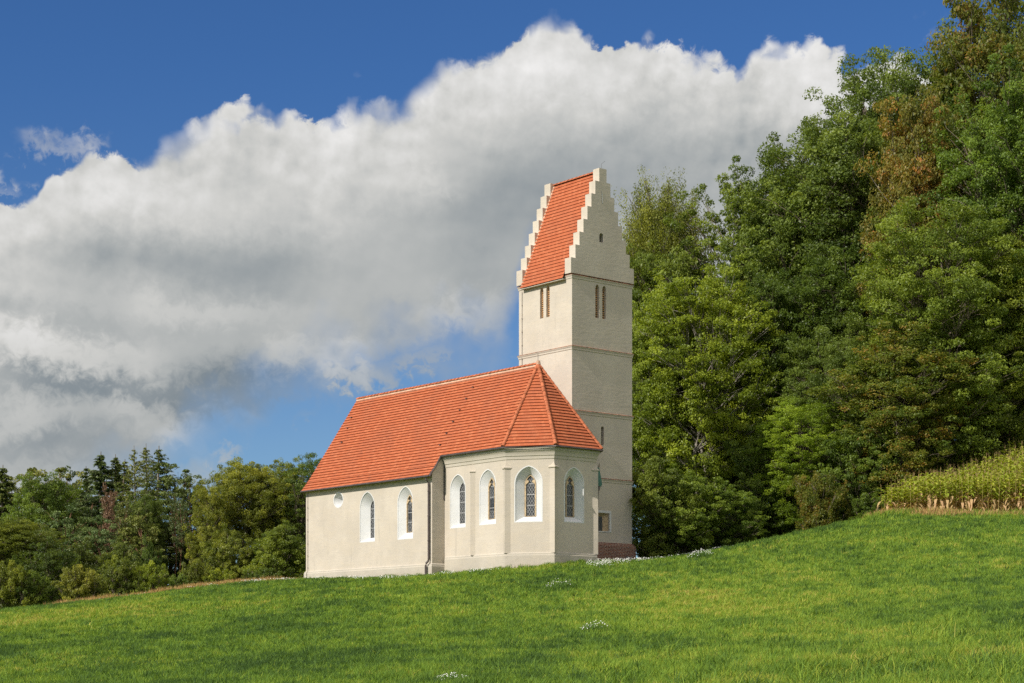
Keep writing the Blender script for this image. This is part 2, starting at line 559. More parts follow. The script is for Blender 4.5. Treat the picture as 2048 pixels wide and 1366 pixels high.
m_glass, N, out = material('leaded_glass')
oc = N.node('ShaderNodeTexCoord').outputs['Object']
n = N.noise(oc, 11.0, 2.0, 0.5)
principled(N, out, N.mix(N.mapr(n, 0.35, 0.65), (0.02, 0.022, 0.026), (0.06, 0.062, 0.066)), 0.25, 0.5, bump(N, n, 0.5, 0.02))

# plain clay tiles: colour by tile (brick pattern in the roof's own metres), lichen and soot marks
m_tile, N, out = material('clay_tiles')
uvn = N.node('ShaderNodeUVMap', uv_map='tiles').outputs[0]
br = N.node('ShaderNodeTexBrick')
br.offset = 0.5
N.put(br.inputs['Vector'], uvn)
for k, v in (('Scale', 1.0), ('Mortar Size', 0.007), ('Mortar Smooth', 0.3), ('Bias', 0.0), ('Brick Width', 0.17), ('Row Height', 0.223)):
    br.inputs[k].default_value = v
br.inputs['Color1'].default_value = (0.0, 0.0, 0.0, 1)
br.inputs['Color2'].default_value = (1.0, 1.0, 1.0, 1)
br.inputs['Mortar'].default_value = (0.5, 0.5, 0.5, 1)
tv = N.node('ShaderNodeSeparateColor')
N.put(tv.inputs[0], br.outputs[0])
oc = N.node('ShaderNodeTexCoord').outputs['Object']
big = N.noise(oc, 0.55, 5.0, 0.6)
ct = N.ramp(tv.outputs[0], [(0.0, (0.375, 0.098, 0.040)), (0.35, (0.405, 0.108, 0.044)), (0.7, (0.430, 0.118, 0.048)), (1.0, (0.475, 0.145, 0.064))])
ct = N.mix(N.mul(N.mapr(big, 0.4, 0.7), 0.55), ct, (0.34, 0.105, 0.052))
spots = N.noise(oc, 1.6, 6.0, 0.75, 0.6)
ct = N.mix(N.mul(N.mapr(spots, 0.60, 0.70), 0.62), ct, (0.14, 0.06, 0.04))
dust = N.noise(oc, 4.0, 6.0, 0.7)
ct = N.mix(N.mul(N.mapr(dust, 0.5, 0.8), 0.12), ct, (0.52, 0.27, 0.18))
ct = N.mix(N.mul(br.outputs['Fac'], 0.25), ct, (0.22, 0.06, 0.03))
principled(N, out, ct, 0.85, 0.2, bump(N, N.add(N.mul(dust, 0.5), N.mul(tv.outputs[0], 0.8)), 0.5, 0.012))

m_edge_shade = simple_mat('tile_edge_shade', (0.19, 0.048, 0.025), 0.9, 0.1, vary=0.3, scale=8)  # darker than the tiles: shade under each course put into the colour
m_strip = simple_mat('weathered_tile_strip', (0.30, 0.15, 0.095), 0.9, 0.1, vary=0.45, scale=5)
m_hip = simple_mat('hip_tiles', (0.40, 0.125, 0.058), 0.85, 0.2, vary=0.25, scale=4)

m_brick, N, out = material('old_brick')
oc = N.node('ShaderNodeTexCoord').outputs['Object']
sp = N.node('ShaderNodeSeparateXYZ')
N.put(sp.inputs[0], oc)
br = N.node('ShaderNodeTexBrick')
N.put(br.inputs['Vector'], N.xyz(N.add(sp.outputs[0], sp.outputs[1]), sp.outputs[2], 0.0))
for k, v in (('Scale', 1.0), ('Mortar Size', 0.010), ('Brick Width', 0.26), ('Row Height', 0.085), ('Bias', -0.1)):
    br.inputs[k].default_value = v
br.inputs['Color1'].default_value = (0.17, 0.065, 0.045, 1)
br.inputs['Color2'].default_value = (0.29, 0.125, 0.08, 1)
br.inputs['Mortar'].default_value = (0.40, 0.35, 0.29, 1)
nb = N.noise(oc, 1.1, 5.0, 0.65)
gr = N.mapr(N.sub(N.add(N.mul(nb, 1.2), N.mul(sp.outputs[0], 0.22)), N.mul(sp.outputs[2], 0.75)), 0.72, 0.80)
cb = N.mix(gr, br.outputs[0], (0.27, 0.27, 0.26))
principled(N, out, cb, 0.95, 0.1, bump(N, N.sub(nb, N.mul(br.outputs['Fac'], 0.6)), 0.6, 0.02))

# ---- plan (eaves from the survey, walls 0.3 in from them)
OV = 0.30
E1, E2, E3, E4 = (-1.582, -6.439), (-4.017, -4.755), (-4.017, -1.384), (-1.582, 0.30)
BM = 0.5 * (E2[1] + E3[1])
Z_CE, Z_NE, Z_RI = 11.053, 9.88, 16.02
A_C, A_N, B_NE = 3.95, 16.95, -7.332
AP = (-0.579, BM)
NAVE_B, CH_B = B_NE + OV, E1[1] + OV
NAVE_B2 = 2 * BM - NAVE_B


def inset(poly, d):
    """Offset an open polyline of (a, b) points to its right by d."""
    out = []
    for i, p in enumerate(poly):
        ns = []
        for j in (i - 1, i):
            if 0 <= j < len(poly) - 1:
                t = Vector(poly[j + 1]) - Vector(poly[j])
                t.normalize()
                ns.append(Vector((t.y, -t.x)))
        if len(ns) == 1:
            out.append(tuple(Vector(p) + ns[0] * d))
        else:
            k = (ns[0] + ns[1]).normalized()
            out.append(tuple(Vector(p) + k * d / k.dot(ns[0])))
    return out


eave_line = [(A_C, E1[1]), E1, E2, E3, E4, (A_C, E4[1])]
_t = inset(eave_line, OV)
SGN = 1 if _t[0][1] > E1[1] else -1
ring_at = lambda d: inset(eave_line, SGN * (OV - d))          # wall line pushed out by d
wall_line = ring_at(0.0)


def arch(w, zb, zt, rise, n=9):
    """Pointed arch outline (t, z), counter-clockwise from the bottom left; t is centred."""
    c = w / 2
    zs = zt - rise
    rad = (c * c + rise * rise) / (2 * c)
    th = math.asin(min(1.0, rise / rad))
    right = [(c - rad + rad * math.cos(th * k / n), zs + rad * math.sin(th * k / n)) for k in range(n + 1)]
    left = [(-x, z) for x, z in right[::-1]][1:]
    return [(-c, zb), (c, zb)] + right + left


def grown(outline, g):
    """Outline scaled about its middle by a border of g metres."""
    ts, zs = [p[0] for p in outline], [p[1] for p in outline]
    w, h, zm = (max(ts) - min(ts)) / 2, (max(zs) - min(zs)) / 2, (max(zs) + min(zs)) / 2
    return [(t * (w + g) / w, zm + (z - zm) * (h + g) / h) for t, z in outline]


class Panel:
    """An upright wall plane from p to q (a, b), seen from outside; t runs from p to q in metres, depth goes inwards."""
    def __init__(self, p, q, inward):
        self.p, self.d = Vector(p), Vector(q) - Vector(p)
        self.L = self.d.length
        self.d.normalize()
        n = Vector((self.d.y, -self.d.x))
        self.n = n if n.dot(Vector(inward) - self.p) > 0 else -n

    def at(self, t, z, depth=0.0):
        v = self.p + self.d * t + self.n * depth
        return (v.x, v.y, z)


def wall_with_holes(mb, pn, outer, holes, mi=0):
    polys = [[Vector((t, z, 0)) for t, z in outer]] + [[Vector((t, z, 0)) for t, z in h] for h in holes]
    flat = [v for p in polys for v in p]
    ids = [mb.pt(*pn.at(v.x, v.y)) for v in flat]
    for tri in tessellate_polygon(polys):
        mb.f.append([ids[i] for i in tri]); mb.mi.append(mi); mb.uv.append(None); mb.ft.append(0.5)


def inside(poly, t, z):
    c = False
    for i in range(len(poly)):
        (x1, y1), (x2, y2) = poly[i - 1], poly[i]
        if (y1 > z) != (y2 > z) and t < (x2 - x1) * (z - y1) / (y2 - y1) + x1:
            c = not c
    return c


def lattice_bars(mb, pn, tc, outl, depth, step_t=0.15, step_z=0.24, wd=0.0085, skip=None):
    """Diagonal lead cames clipped to the light."""
    ts, zs = [p[0] for p in outl], [p[1] for p in outl]
    lo, hi, z0, z1 = min(ts), max(ts), min(zs), max(zs)
    k = step_z / step_t
    for sgn in (1, -1):
        c = -6.0
        while c < 6.0:
            run = None
            prev = None
            S = 60
            for i in range(S + 1):
                t = lo + (hi - lo) * i / S
                z = z0 + (t * sgn + c) * k
                ok = inside(outl, t, z) and not (skip and skip[0] < z < skip[1])
                if ok and run is None:
                    run = (t, z)
                if (not ok or i == S) and run is not None:
                    e = prev if not ok else (t, z)
                    if e and abs(e[0] - run[0]) > 0.01:
                        mb.face([pn.at(tc + run[0] - wd, run[1], depth), pn.at(tc + run[0] + wd, run[1], depth), pn.at(tc + e[0] + wd, e[1], depth), pn.at(tc + e[0] - wd, e[1], depth)])
                    run = None
                prev = (t, z) if ok else None
            c += step_t


def gothic_window(pn, tc, zb, zt, w=1.42, iw=0.56, drop=0.28, ihead=0.48, depth=0.50, tracery=False, skip=None):
    """Splayed white niche with a leaded light; returns the hole to cut in the wall."""
    outer = arch(w, zb, zt, w * 0.62)
    inner = arch(iw, zb + drop, zt - ihead, iw * (0.80 if not tracery else 0.9))
    mb = MB()
    sh = lambda o, dp: [pn.at(tc + t, z, dp) for t, z in o]
    mb.loft([sh(grown(outer, 0.055), -0.004), sh(outer, -0.004), sh(outer, 0.02), sh(inner, depth)])
    wroot = mb.build('window', m_white)
    light = inner
    if tracery:
        fr = MB()
        inn2 = arch(iw - 0.15, zb + drop + 0.03, zt - ihead - 0.07, (iw - 0.15) * 0.9)
        fr.loft([sh(inner, depth - 0.02), sh(grown(inner, -0.02), depth - 0.05), sh(inn2, depth - 0.04), sh(inn2, depth + 0.06)])
        zs = zt - ihead - 0.07 - (iw - 0.15) * 0.9
        h = (iw - 0.15) / 2
        for s in (-1, 1):                                     # the two cusps of the trefoil head
            cusp = [(s * h, zs - 0.02), (s * h * 0.45, zs + 0.10), (s * h * 0.30, zs + 0.15), (s * h * 0.5, zs + 0.20), (s * h * 0.92, zs + 0.27)]
            fr.loft([sh(cusp, depth - 0.035), sh(cusp, depth + 0.03)], True, 0, True)
        fr.build('stone_frame', m_stone, wroot)
        light = inn2
    gl = MB()
    gl.face(sh(light, depth + 0.05))
    gl.build('glass', m_glass, wroot)
    lt = MB()
    lattice_bars(lt, pn, tc, light, depth + 0.035, skip=skip)
    z0, z1 = min(p[1] for p in light), max(p[1] for p in light)
    half = max(p[0] for p in light)
    zs = z1 - half * 1.7
    for i in range(1, 4):
        z = z0 + (zs - z0) * i / 3
        lt.face([pn.at(tc - half, z - 0.02, depth + 0.03), pn.at(tc + half, z - 0.02, depth + 0.03), pn.at(tc + half, z + 0.02, depth + 0.03), pn.at(tc - half, z + 0.02, depth + 0.03)])
    for sx in (-1, 1):                                        # edge cames up both sides
        lt.face([pn.at(tc + sx * (half - 0.02), z0 + 0.01, depth + 0.032), pn.at(tc + sx * half, z0 + 0.01, depth + 0.032), pn.at(tc + sx * half, zs, depth + 0.032), pn.at(tc + sx * (half - 0.02), zs, depth + 0.032)])
    lt.build('lead_lattice', m_lead, wroot)
    return [(tc + t, z) for t, z in outer]


CEN = (6.0, BM)
# ---- nave walls
p_nave = Panel((A_N + 0.22, NAVE_B), (A_C + 0.10, NAVE_B), CEN)
L = p_nave.L
tn = lambda a: A_N + 0.22 - a
holes = [gothic_window(p_nave, tn(10.47), 6.46, 9.38, 1.46, 0.56, 0.22, 0.48, 0.44),
         gothic_window(p_nave, tn(6.63), 6.44, 9.42, 1.44, 0.64, 0.36, 0.42, 0.35, True, (7.55, 8.1))]
# round window, splayed
oc_o = [(0.48 * math.cos(t), 9.13 + 0.43 * math.sin(t)) for t in [2 * math.pi * k / 24 for k in range(24)]]
oc_i = [(0.23 * math.cos(t), 9.13 + 0.25 * math.sin(t)) for t in [2 * math.pi * k / 24 for k in range(24)]]
mb = MB()
sh = lambda o, dp, tc=tn(13.55): [p_nave.at(tc + t, z, dp) for t, z in o]
mb.loft([sh([(t * 1.13, 9.13 + (z - 9.13) * 1.15) for t, z in oc_o], -0.004), sh(oc_o, -0.004), sh(oc_o, 0.02), sh(oc_i, 0.5)])
rw = mb.build('round_window', m_white, label='small round white-rimmed window high in the nave wall')
mb = MB(); mb.face(sh(oc_i, 0.49)); mb.build('glass', m_glass, rw)
holes.append([(tn(13.55) + t, z) for t, z in oc_o])
mb = MB()
wall_with_holes(mb, p_nave, [(0, 1.5), (L, 1.5), (L, 10.02), (0, 10.02)], holes)
a0, a1 = A_C + 0.10, A_N + 0.22
mb.face([(a0, NAVE_B, 1.5), (a0, NAVE_B, 10.02), (a0, CH_B - 0.02, 11.2), (a0, CH_B - 0.02, 1.5)])
mb.face([(a0, NAVE_B2, 1.5), (a0, NAVE_B2, 10.02), (a0, -CH_B + 2 * BM, 11.2), (a0, -CH_B + 2 * BM, 1.5)])
mb.face([(a0, NAVE_B2, 1.5), (a1, NAVE_B2, 1.5), (a1, NAVE_B2, 10.02), (a0, NAVE_B2, 10.02)])
mb.face([(a1, NAVE_B, 1.5), (a1, NAVE_B2, 1.5), (a1, NAVE_B2, 10.02), (a1, BM, 15.9), (a1, NAVE_B, 10.02)])
mb.build('nave_wall', m_plaster)
# plinth with a chamfered top
def plinth(line, z_top, proj, ztip=0.12, closed=False):
    m_ = MB()
    r = lambda d, z: [(a, b, z) for a, b in line(d)]
    m_.loft([r(proj, 1.5), r(proj, z_top - ztip - 0.05), r(proj * 0.75, z_top - ztip), r(proj * 0.75, z_top - 0.06), r(0.0, z_top)], closed)
    return m_
nave_line = lambda d: [(a0 - d, CH_B - 0.01), (a0 - d, NAVE_B - d), (a1 + d, NAVE_B - d), (a1 + d, NAVE_B2 + d), (a0 - d, NAVE_B2 + d)]
plinth(nave_line, 4.90, 0.10).build('nave_plinth', m_plinth)

# ---- choir walls
mb = MB()
choir_holes = {}
p_side = Panel((A_C + 0.10, wall_line[1][1]), wall_line[1], CEN)
p_obl = Panel(wall_line[1], wall_line[2], CEN)
p_end = Panel(wall_line[2], wall_line[3], CEN)
ts = lambda a: A_C + 0.10 - a
hs = [gothic_window(p_side, ts(2.82), 6.93, 9.88, 1.34, 0.56, 0.22, 0.44, 0.36),
      gothic_window(p_side, ts(0.12), 6.97, 9.95, 1.38, 0.64, 0.26, 0.40, 0.32, True, (7.75, 8.35))]
wall_with_holes(mb, p_side, [(0, 1.5), (p_side.L, 1.5), (p_side.L, 11.0), (0, 11.0)], hs)
ho = [gothic_window(p_obl, 1.27, 6.99, 9.98, 1.50, 0.66, 0.28, 0.40, 0.42, True)]
wall_with_holes(mb, p_obl, [(0, 1.5), (p_obl.L, 1.5), (p_obl.L, 11.0), (0, 11.0)], ho)
he = [gothic_window(p_end, -3.15 - wall_line[2][1], 7.0, 9.95, 1.38, 0.64, 0.28, 0.42, 0.37, True)]
wall_with_holes(mb, p_end, [(0, 1.5), (p_end.L, 1.5), (p_end.L, 11.0), (0, 11.0)], he)
for i in (3, 4):
    (pa, pb), (qa, qb) = wall_line[i], wall_line[i + 1]
    mb.face([(pa, pb, 1.5), (qa, qb, 1.5), (qa, qb, 11.0), (pa, pb, 11.0)])
mb.build('choir_wall', m_plaster)
plinth(lambda d: ring_at(d), 5.30, 0.085).build('choir_plinth', m_plinth)
# moulded cornice under the eaves
mb = MB()
prof = [(0.0, 10.36), (0.03, 10.38), (0.045, 10.50), (0.05, 10.53), (0.085, 10.56), (0.10, 10.63), (0.13, 10.72), (0.18, 10.80), (0.22, 10.83), (0.225, 10.90), (0.235, 11.02), (0.0, 11.03)]
mb.loft([[(a, b, z) for a, b in ring_at(d)] for d, z in prof], False)
mb.build('cornice', m_trim)


# triangular wall strips with little caps
def wall_strip(pa, pb, half, proj, z0=5.26, z1=9.95, z2=10.37):
    """pa: foot points on both neighbouring walls, apex outside."""
    l, r, ap = pa, pb, half
    m_ = MB()
    cap = 0.05
    ctr = ((l[0] + r[0]) / 2, (l[1] + r[1]) / 2)
    gro = lambda p, k: (ctr[0] + (p[0] - ctr[0]) * k, ctr[1] + (p[1] - ctr[1]) * k)
    sec = lambda k, z: [(*gro(p, k), z) for p in (l, ap, r)]
    m_.loft([sec(1, z0), sec(1, z1 - 0.09), sec(1.28, z1 - 0.06), sec(1.28, z1), sec(0.9, z1 + 0.06), sec(0.25, z2)], False)
    m_.face(sec(1.28, z1 - 0.06))
    m_.build('wall_strip', m_plaster)


wall_strip((1.69, CH_B + 0.01), (1.21, CH_B + 0.01), (1.42, CH_B - 0.17), 0, z1=9.98)
for i in (1, 2, 3):
    w0, w1, w2 = Vector(wall_line[i - 1]), Vector(wall_line[i]), Vector(wall_line[i + 1])
    d0, d1 = (w0 - w1).normalized(), (w2 - w1).normalized()
    outd = -(d0 + d1).normalized()
    inn = Vector(CEN) - w1
    h = 0.27
    off = -outd * 0.01
    wall_strip(tuple(w1 + d0 * h + off), tuple(w1 + d1 * h + off), tuple(w1 + outd * 0.14), 0)


# ---- roof: every course a tilted strip with its shade coloured onto the lower edge
def clip(poly, v0, v1):
    def half(pl, keep, cut):
        out_ = []
        for i in range(len(pl)):
            p, q = pl[i - 1], pl[i]
            if keep(p) != keep(q):
                s = (cut - p[1]) / (q[1] - p[1])
                out_.append((p[0] + s * (q[0] - p[0]), cut))
            if keep(q):
                out_.append(q)
        return out_
    r = half(poly, lambda p: p[1] >= v0 - 1e-9, v0)
    return half(r, lambda p: p[1] <= v1 + 1e-9, v1) if len(r) > 2 else []


def tiled(mb, pts, nrm_hint, course=0.223, lift=0.050, v_shift=0.0):
    """pts: planar outline in (a, b, z), first two points along the eave."""
    P = [Vector(p) for p in pts]
    u = (P[1] - P[0]).normalized()
    n = u.cross(P[2] - P[0]).normalized()
    if n.dot(Vector(nrm_hint)) < 0:
        n = -n
    v = n.cross(u)
    if v.z < 0:
        v = -v
    poly = [((p - P[0]).dot(u), (p - P[0]).dot(v)) for p in P]
    vmin, vmax = min(p[1] for p in poly), max(p[1] for p in poly)
    uo = random.random()
    k = math.floor((vmin - v_shift) / course)
    while k * course + v_shift < vmax:
        v0, v1 = k * course + v_shift, (k + 1) * course + v_shift
        c = clip(poly, v0, v1)
        k += 1
        if len(c) < 3:
            continue
        pos = lambda q: P[0] + u * q[0] + v * q[1] + n * (lift * (v1 - q[1]) / course)
        mb.face([tuple(pos(q)) for q in c], 0, [(q[0] + uo, q[1] - v_shift) for q in c])
        lowv = min(q[1] for q in c)
        ed = sorted([q for q in c if q[1] < lowv + 1e-6])
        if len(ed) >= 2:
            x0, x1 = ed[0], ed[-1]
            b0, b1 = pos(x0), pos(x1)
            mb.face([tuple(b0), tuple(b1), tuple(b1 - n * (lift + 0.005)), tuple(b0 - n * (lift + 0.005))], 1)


random.seed(3)
mb = MB()
A_V = A_N + 0.02 + 0.28               # verge on the gable end
CE_B, NE_B = E1[1], B_NE
CE_B2, NE_B2 = E4[1], 2 * BM - B_NE
ridge_w, ridge_e = (A_V, BM, Z_RI), (AP[0], AP[1], Z_RI)
# one long slope: over the choir down to its eave, over the nave flaring out to the lower eave
Z_F = 11.053
vlen = math.hypot(BM - CE_B, Z_RI - Z_CE)
slope_pts = [(A_C, CE_B, Z_CE), (E1[0], CE_B, Z_CE), ridge_e, (A_C, BM, Z_RI)]
tiled(mb, slope_pts, (0, -1, 1))
tiled(mb, [(A_V, CE_B, Z_CE), (A_C, CE_B, Z_CE), (A_C, BM, Z_RI), ridge_w], (0, -1, 1))
m1 = (0.55 * CE_B + 0.45 * NE_B, 0.0)
zm = Z_CE - (CE_B - m1[0]) * 1.40
tiled(mb, [(A_V, m1[0], zm), (A_C, m1[0], zm), (A_C, CE_B, Z_CE), (A_V, CE_B, Z_CE)], (0, -1, 1))
tiled(mb, [(A_V, NE_B, Z_NE), (A_C, NE_B, Z_NE), (A_C, m1[0], zm), (A_V, m1[0], zm)], (0, -1, 1))
# hips
tiled(mb, [(E1[0], E1[1], Z_CE), (E2[0], E2[1], Z_CE), ridge_e], (-1, -1, 1))
tiled(mb, [(E2[0], E2[1], Z_CE), (E3[0], E3[1], Z_CE), ridge_e], (-1, 0, 1))
tiled(mb, [(E3[0], E3[1], Z_CE), (E4[0], E4[1], Z_CE), ridge_e], (-1, 1, 1))
# far side
tiled(mb, [(E4[0], CE_B2, Z_CE), (A_V, CE_B2, Z_CE), ridge_w, ridge_e], (0, 1, 1))
tiled(mb, [(A_C, NE_B2, Z_NE), (A_V, NE_B2, Z_NE), (A_V, CE_B2, Z_CE), (A_C, CE_B2, Z_CE)], (0, 1, 1))
nroof = mb.build('nave_roof', [m_tile, m_edge_shade])
# boards closing the eaves and the verge
mb = MB()
w3 = ring_at(0.0)
e3 = ring_at(OV - 0.01)
for i in range(5):
    mb.face([(*w3[i], 10.99), (*w3[i + 1], 10.99), (*e3[i + 1], 11.02), (*e3[i], 11.02)])
mb.face([(a0, NAVE_B, 9.85), (A_V, NAVE_B, 9.85), (A_V, NE_B + 0.01, 9.83), (a0, NE_B + 0.01, 9.83)])
for (b0, z0), (b1, z1) in (((NE_B, Z_NE), (m1[0], zm)), ((m1[0], zm), (CE_B, Z_CE)), ((CE_B, Z_CE), (BM, Z_RI))):
    mb.face([(A_V - 0.01, b0, z0 - 0.1), (A_V - 0.01, b1, z1 - 0.1), (A_V - 0.01, b1, z1), (A_V - 0.01, b0, z0)])
for (b0, z0), (b1, z1) in (((NE_B, Z_NE), (m1[0], zm)), ((m1[0], zm), (CE_B, Z_CE))):
    mb.face([(A_C + 0.005, b0, z0 - 0.12), (A_C + 0.005, b1, z1 - 0.12), (A_C + 0.005, b1, z1 + 0.04), (A_C + 0.005, b0, z0 + 0.04)])
    mb.face([(A_C + 0.005, b0, z0 - 0.10), (A_C + 0.005, b1, z1 - 0.10), (a0, b1, z1 - 0.10), (a0, b0, z0 - 0.10)])
mb.build('eave_board', m_trim, nroof)


def cap_tiles(mb, p, q, rad=0.105, pitch=0.36, lift=0.03):
    """A run of overlapping half-round tiles from p up to q."""
    p, q = Vector(p), Vector(q)
    d = q - p
    n = max(1, int(d.length / pitch))
    d.normalize()
    side = d.cross(Vector((0, 0, 1)))
    # keep handedness: coordinates are (a, b, z)
    side.normalize()
    up = side.cross(d)
    if up.z < 0:
        up = -up
    for i in range(n):
        s = p + d * ((q - p).length * i / n)
        e = p + d * ((q - p).length * (i + 1.12) / n)
        rings = []
        for c_, r_ in ((s, rad * 1.16), (e, rad * 0.92)):
            rings.append([tuple(c_ + up * (lift - 0.035 + r_ * math.sin(t)) + side * (r_ * math.cos(t))) for t in [math.pi * k / 6 for k in range(7)]])
        mb.loft(rings, False)
        mb.face(rings[0])


mb = MB()
cap_tiles(mb, ridge_e, (A_V + 0.02, BM, Z_RI), 0.11, 0.34, 0.06)
for e in (E1, E2, E3, E4):
    cap_tiles(mb, (e[0], e[1], Z_CE + 0.02), ridge_e, 0.10, 0.36, 0.05)
mb.build('ridge_tiles', m_hip, nroof)
mb = MB()
for s in (-1, 1):
    mb.loft([[(ridge_e[0], BM + s * 0.05, Z_RI + 0.05), (ridge_e[0], BM + s * 0.14, Z_RI - 0.17)], [(A_V, BM + s * 0.05, Z_RI + 0.05), (A_V, BM + s * 0.14, Z_RI - 0.17)]], False)
mb.tube([(AP[0] - 0.02, AP[1], Z_RI), (AP[0] - 0.02, AP[1], Z_RI + 0.22)], [0.14, 0.10], 8)
mb.build('ridge_mortar', m_mortar, nroof)
mb = MB()
mb.tube([(AP[0], AP[1], Z_RI + 0.1), (AP[0], AP[1], Z_RI + 0.62)], 0.012, 5)
mb.build('lightning_rod', m_metal, nroof)
# snow guards / small dark hooks on the slope
sv = Vector((0, CE_B - BM, Z_CE - Z_RI)) / vlen
for k in range(6):
    c_ = Vector((4.62, BM, Z_RI)) + sv * (0.9 + k * 0.86) + Vector((0, -0.05, 0.04))
    mb = MB()
    mb.box(c_.x - 0.05, c_.x + 0.05, c_.y - 0.05, c_.y + 0.05, c_.z - 0.03, c_.z + 0.03)
    mb.build('snow_hook', m_metal, nroof)
for a in (16.3, 16.6, 15.9):
    c_ = Vector((a, BM, Z_RI)) + sv * (1.6 + (16.6 - a) * 3) + Vector((0, -0.05, 0.05))
    mb = MB()
    mb.box(c_.x - 0.06, c_.x + 0.06, c_.y - 0.05, c_.y + 0.05, c_.z - 0.03, c_.z + 0.03)
    mb.build('snow_hook', m_metal, nroof)

# ---- gutters and pipes
mb = MB()
gz_ = Z_CE - 0.02
ge = ring_at(OV + 0.05)
mb.tube([(a, b, gz_ - 0.03) for a, b in ge[:5]], 0.055, 7)
mb.tube([(A_C + 0.02, ge[0][1], gz_ - 0.05), (A_C - 0.04, NE_B + 0.45, Z_NE + 0.52), (A_C - 0.05, NE_B - 0.03, Z_NE - 0.08)], 0.05, 7)
mb.tube([(A_C - 0.05, NE_B - 0.05, Z_NE - 0.05), (A_V - 0.02, NE_B - 0.05, Z_NE - 0.02)], 0.055, 7)
mb.build('gutter', m_metal)
mb = MB()
pb = NAVE_B - 0.11
ap_ = A_C + 0.28
mb.tube([(ap_, NE_B - 0.03, Z_NE - 0.06), (ap_, NE_B + 0.02, Z_NE - 0.22), (ap_, pb, Z_NE - 0.42), (ap_, pb, 5.14), (ap_, pb - 0.03, 5.04), (ap_ + 0.1, pb - 0.1, 4.90), (ap_ + 0.12, pb - 0.12, 4.78), (ap_ + 0.12, pb - 0.12, 3.6)], 0.062, 8)
for z in (6.2, 7.6, 9.0):
    mb.tube([(ap_, pb, z - 0.03), (ap_, pb, z + 0.03)], 0.075, 8)
mb.build('downpipe', m_metal, label='brown downpipe at the corner between nave and choir')
mb = MB()
mb.tube([(a0 - 0.02, CH_B - 0.06, 10.5), (a0 - 0.02, CH_B - 0.06, 8.9), (a0 - 0.02, CH_B - 0.06, 8.55)], [0.02, 0.02, 0.04], 6)
mb.build('cable_conduit', m_metal)
mb = MB()
mb.tube([(a1 - 0.25, NAVE_B - 0.03, 9.8), (a1 - 0.25, NAVE_B - 0.03, 4.9), (a1 - 0.25, NAVE_B - 0.12, 4.8), (a1 - 0.25, NAVE_B - 0.12, 3.6)], 0.011, 5)
for z in np.arange(5.1, 9.7, 0.75):
    mb.tube([(a1 - 0.25, NAVE_B - 0.03, z - 0.03), (a1 - 0.25, NAVE_B - 0.03, z + 0.03)], 0.025, 5)
mb.build('lightning_cable', m_metal)

# ---- tower
TW = 4.77
p_tl = Panel((TW, 0.0), (0.0, 0.0), (2.4, 2.4))
p_tr = Panel((0.0, 0.0), (0.0, TW), (2.4, 2.4))
Z_G, Z_TOP = 21.64, 28.12
louvres = []


def lancet(pn, tc, zb, zt, w=0.30):
    o = arch(w, zb, zt, 0.26, 6)
    m_ = MB()
    s_ = lambda ol, dp: [pn.at(tc + t, z, dp) for t, z in ol]
    m_.loft([s_(o, 0.0), s_(o, 0.34)])
    r_ = m_.build('belfry_opening', m_tower)
    d_ = MB(); d_.face(s_(o, 0.33)); d_.build('dark_back', m_dark, r_)
    l_ = MB()
    z = zb + 0.02
    hw = w / 2 - 0.004
    while z < zt - 0.18:
        l_.loft([[pn.at(tc - hw, z, 0.16), pn.at(tc + hw, z, 0.16)], [pn.at(tc - hw, z + 0.085, 0.27), pn.at(tc + hw, z + 0.085, 0.27)], [pn.at(tc - hw, z + 0.11, 0.27), pn.at(tc + hw, z + 0.11, 0.27)],
                 [pn.at(tc - hw, z + 0.03, 0.16), pn.at(tc + hw, z + 0.03, 0.16)]], False)
        l_.face([pn.at(tc - hw, z, 0.16), pn.at(tc + hw, z, 0.16), pn.at(tc + hw, z + 0.03, 0.16), pn.at(tc - hw, z + 0.03, 0.16)])
        z += 0.125
    l_.build('louvre', m_louvre, r_)
    return [(tc + t, z) for t, z in o]


hl = [lancet(p_tl, TW - 2.68, 19.47, 21.30), lancet(p_tl, TW - 2.12, 19.47, 21.34)]
hr = [lancet(p_tr, 1.97, 19.34, 21.30), lancet(p_tr, 2.52, 19.34, 21.30)]


def slot(pn, t0, t1, z0, z1, depth=0.4, name='slit_window', mat=None):
    rnd = [(t1 - (t1 - t0) * (0.5 - 0.5 * math.cos(math.pi * k / 6)), z1 - (t1 - t0) * 0.5 + (t1 - t0) * 0.5 * math.sin(math.pi * k / 6)) for k in range(7)]
    o = [(t0, z0), (t1, z0)] + rnd
    m_ = MB()
    m_.loft([[pn.at(t, z, 0) for t, z in o], [pn.at(t, z, depth) for t, z in o]])
    r_ = m_.build(name, mat or m_tower)
    d_ = MB(); d_.face([pn.at(t, z, depth - 0.01) for t, z in o]); d_.build('dark_back', m_dark, r_)
    return o


hr.append(slot(p_tr, 2.27, 2.50, 11.95, 13.05))
# the low window by the choir: white surround, tan stone jamb, dark light
t0, t1, z0, z1 = 1.62, 3.06, 6.87, 8.13
o = [(t0, z0), (t1, z0), (t1, z1), (t0, z1)]
i1 = [(t0 + .12, z0 + .05), (t1 - .14, z0 + .05), (t1 - .14, z1 - .14), (t0 + .12, z1 - .14)]
i2 = [(t0 + .42, z0 + .09), (t1 - .46, z0 + .09), (t1 - .46, z1 - .34), (t0 + .42, z1 - .34)]
s_ = lambda ol, dp: [p_tr.at(t, z, dp) for t, z in ol]
mb = MB()
mb.loft([s_(o, -0.03), s_(i1, -0.03), s_(i1, 0.10)])
mb.loft([s_(o, 0.0), s_(o, -0.03)])
lw = mb.build('square_window', m_white, label='low square window with white surround at the foot of the tower')
mb = MB(); mb.loft([s_(i1, 0.08), s_(i2, 0.26)]); mb.build('stone_frame', m_stone, lw)
mb = MB(); mb.face(s_(i2, 0.25)); mb.build('glass', m_glass, lw)
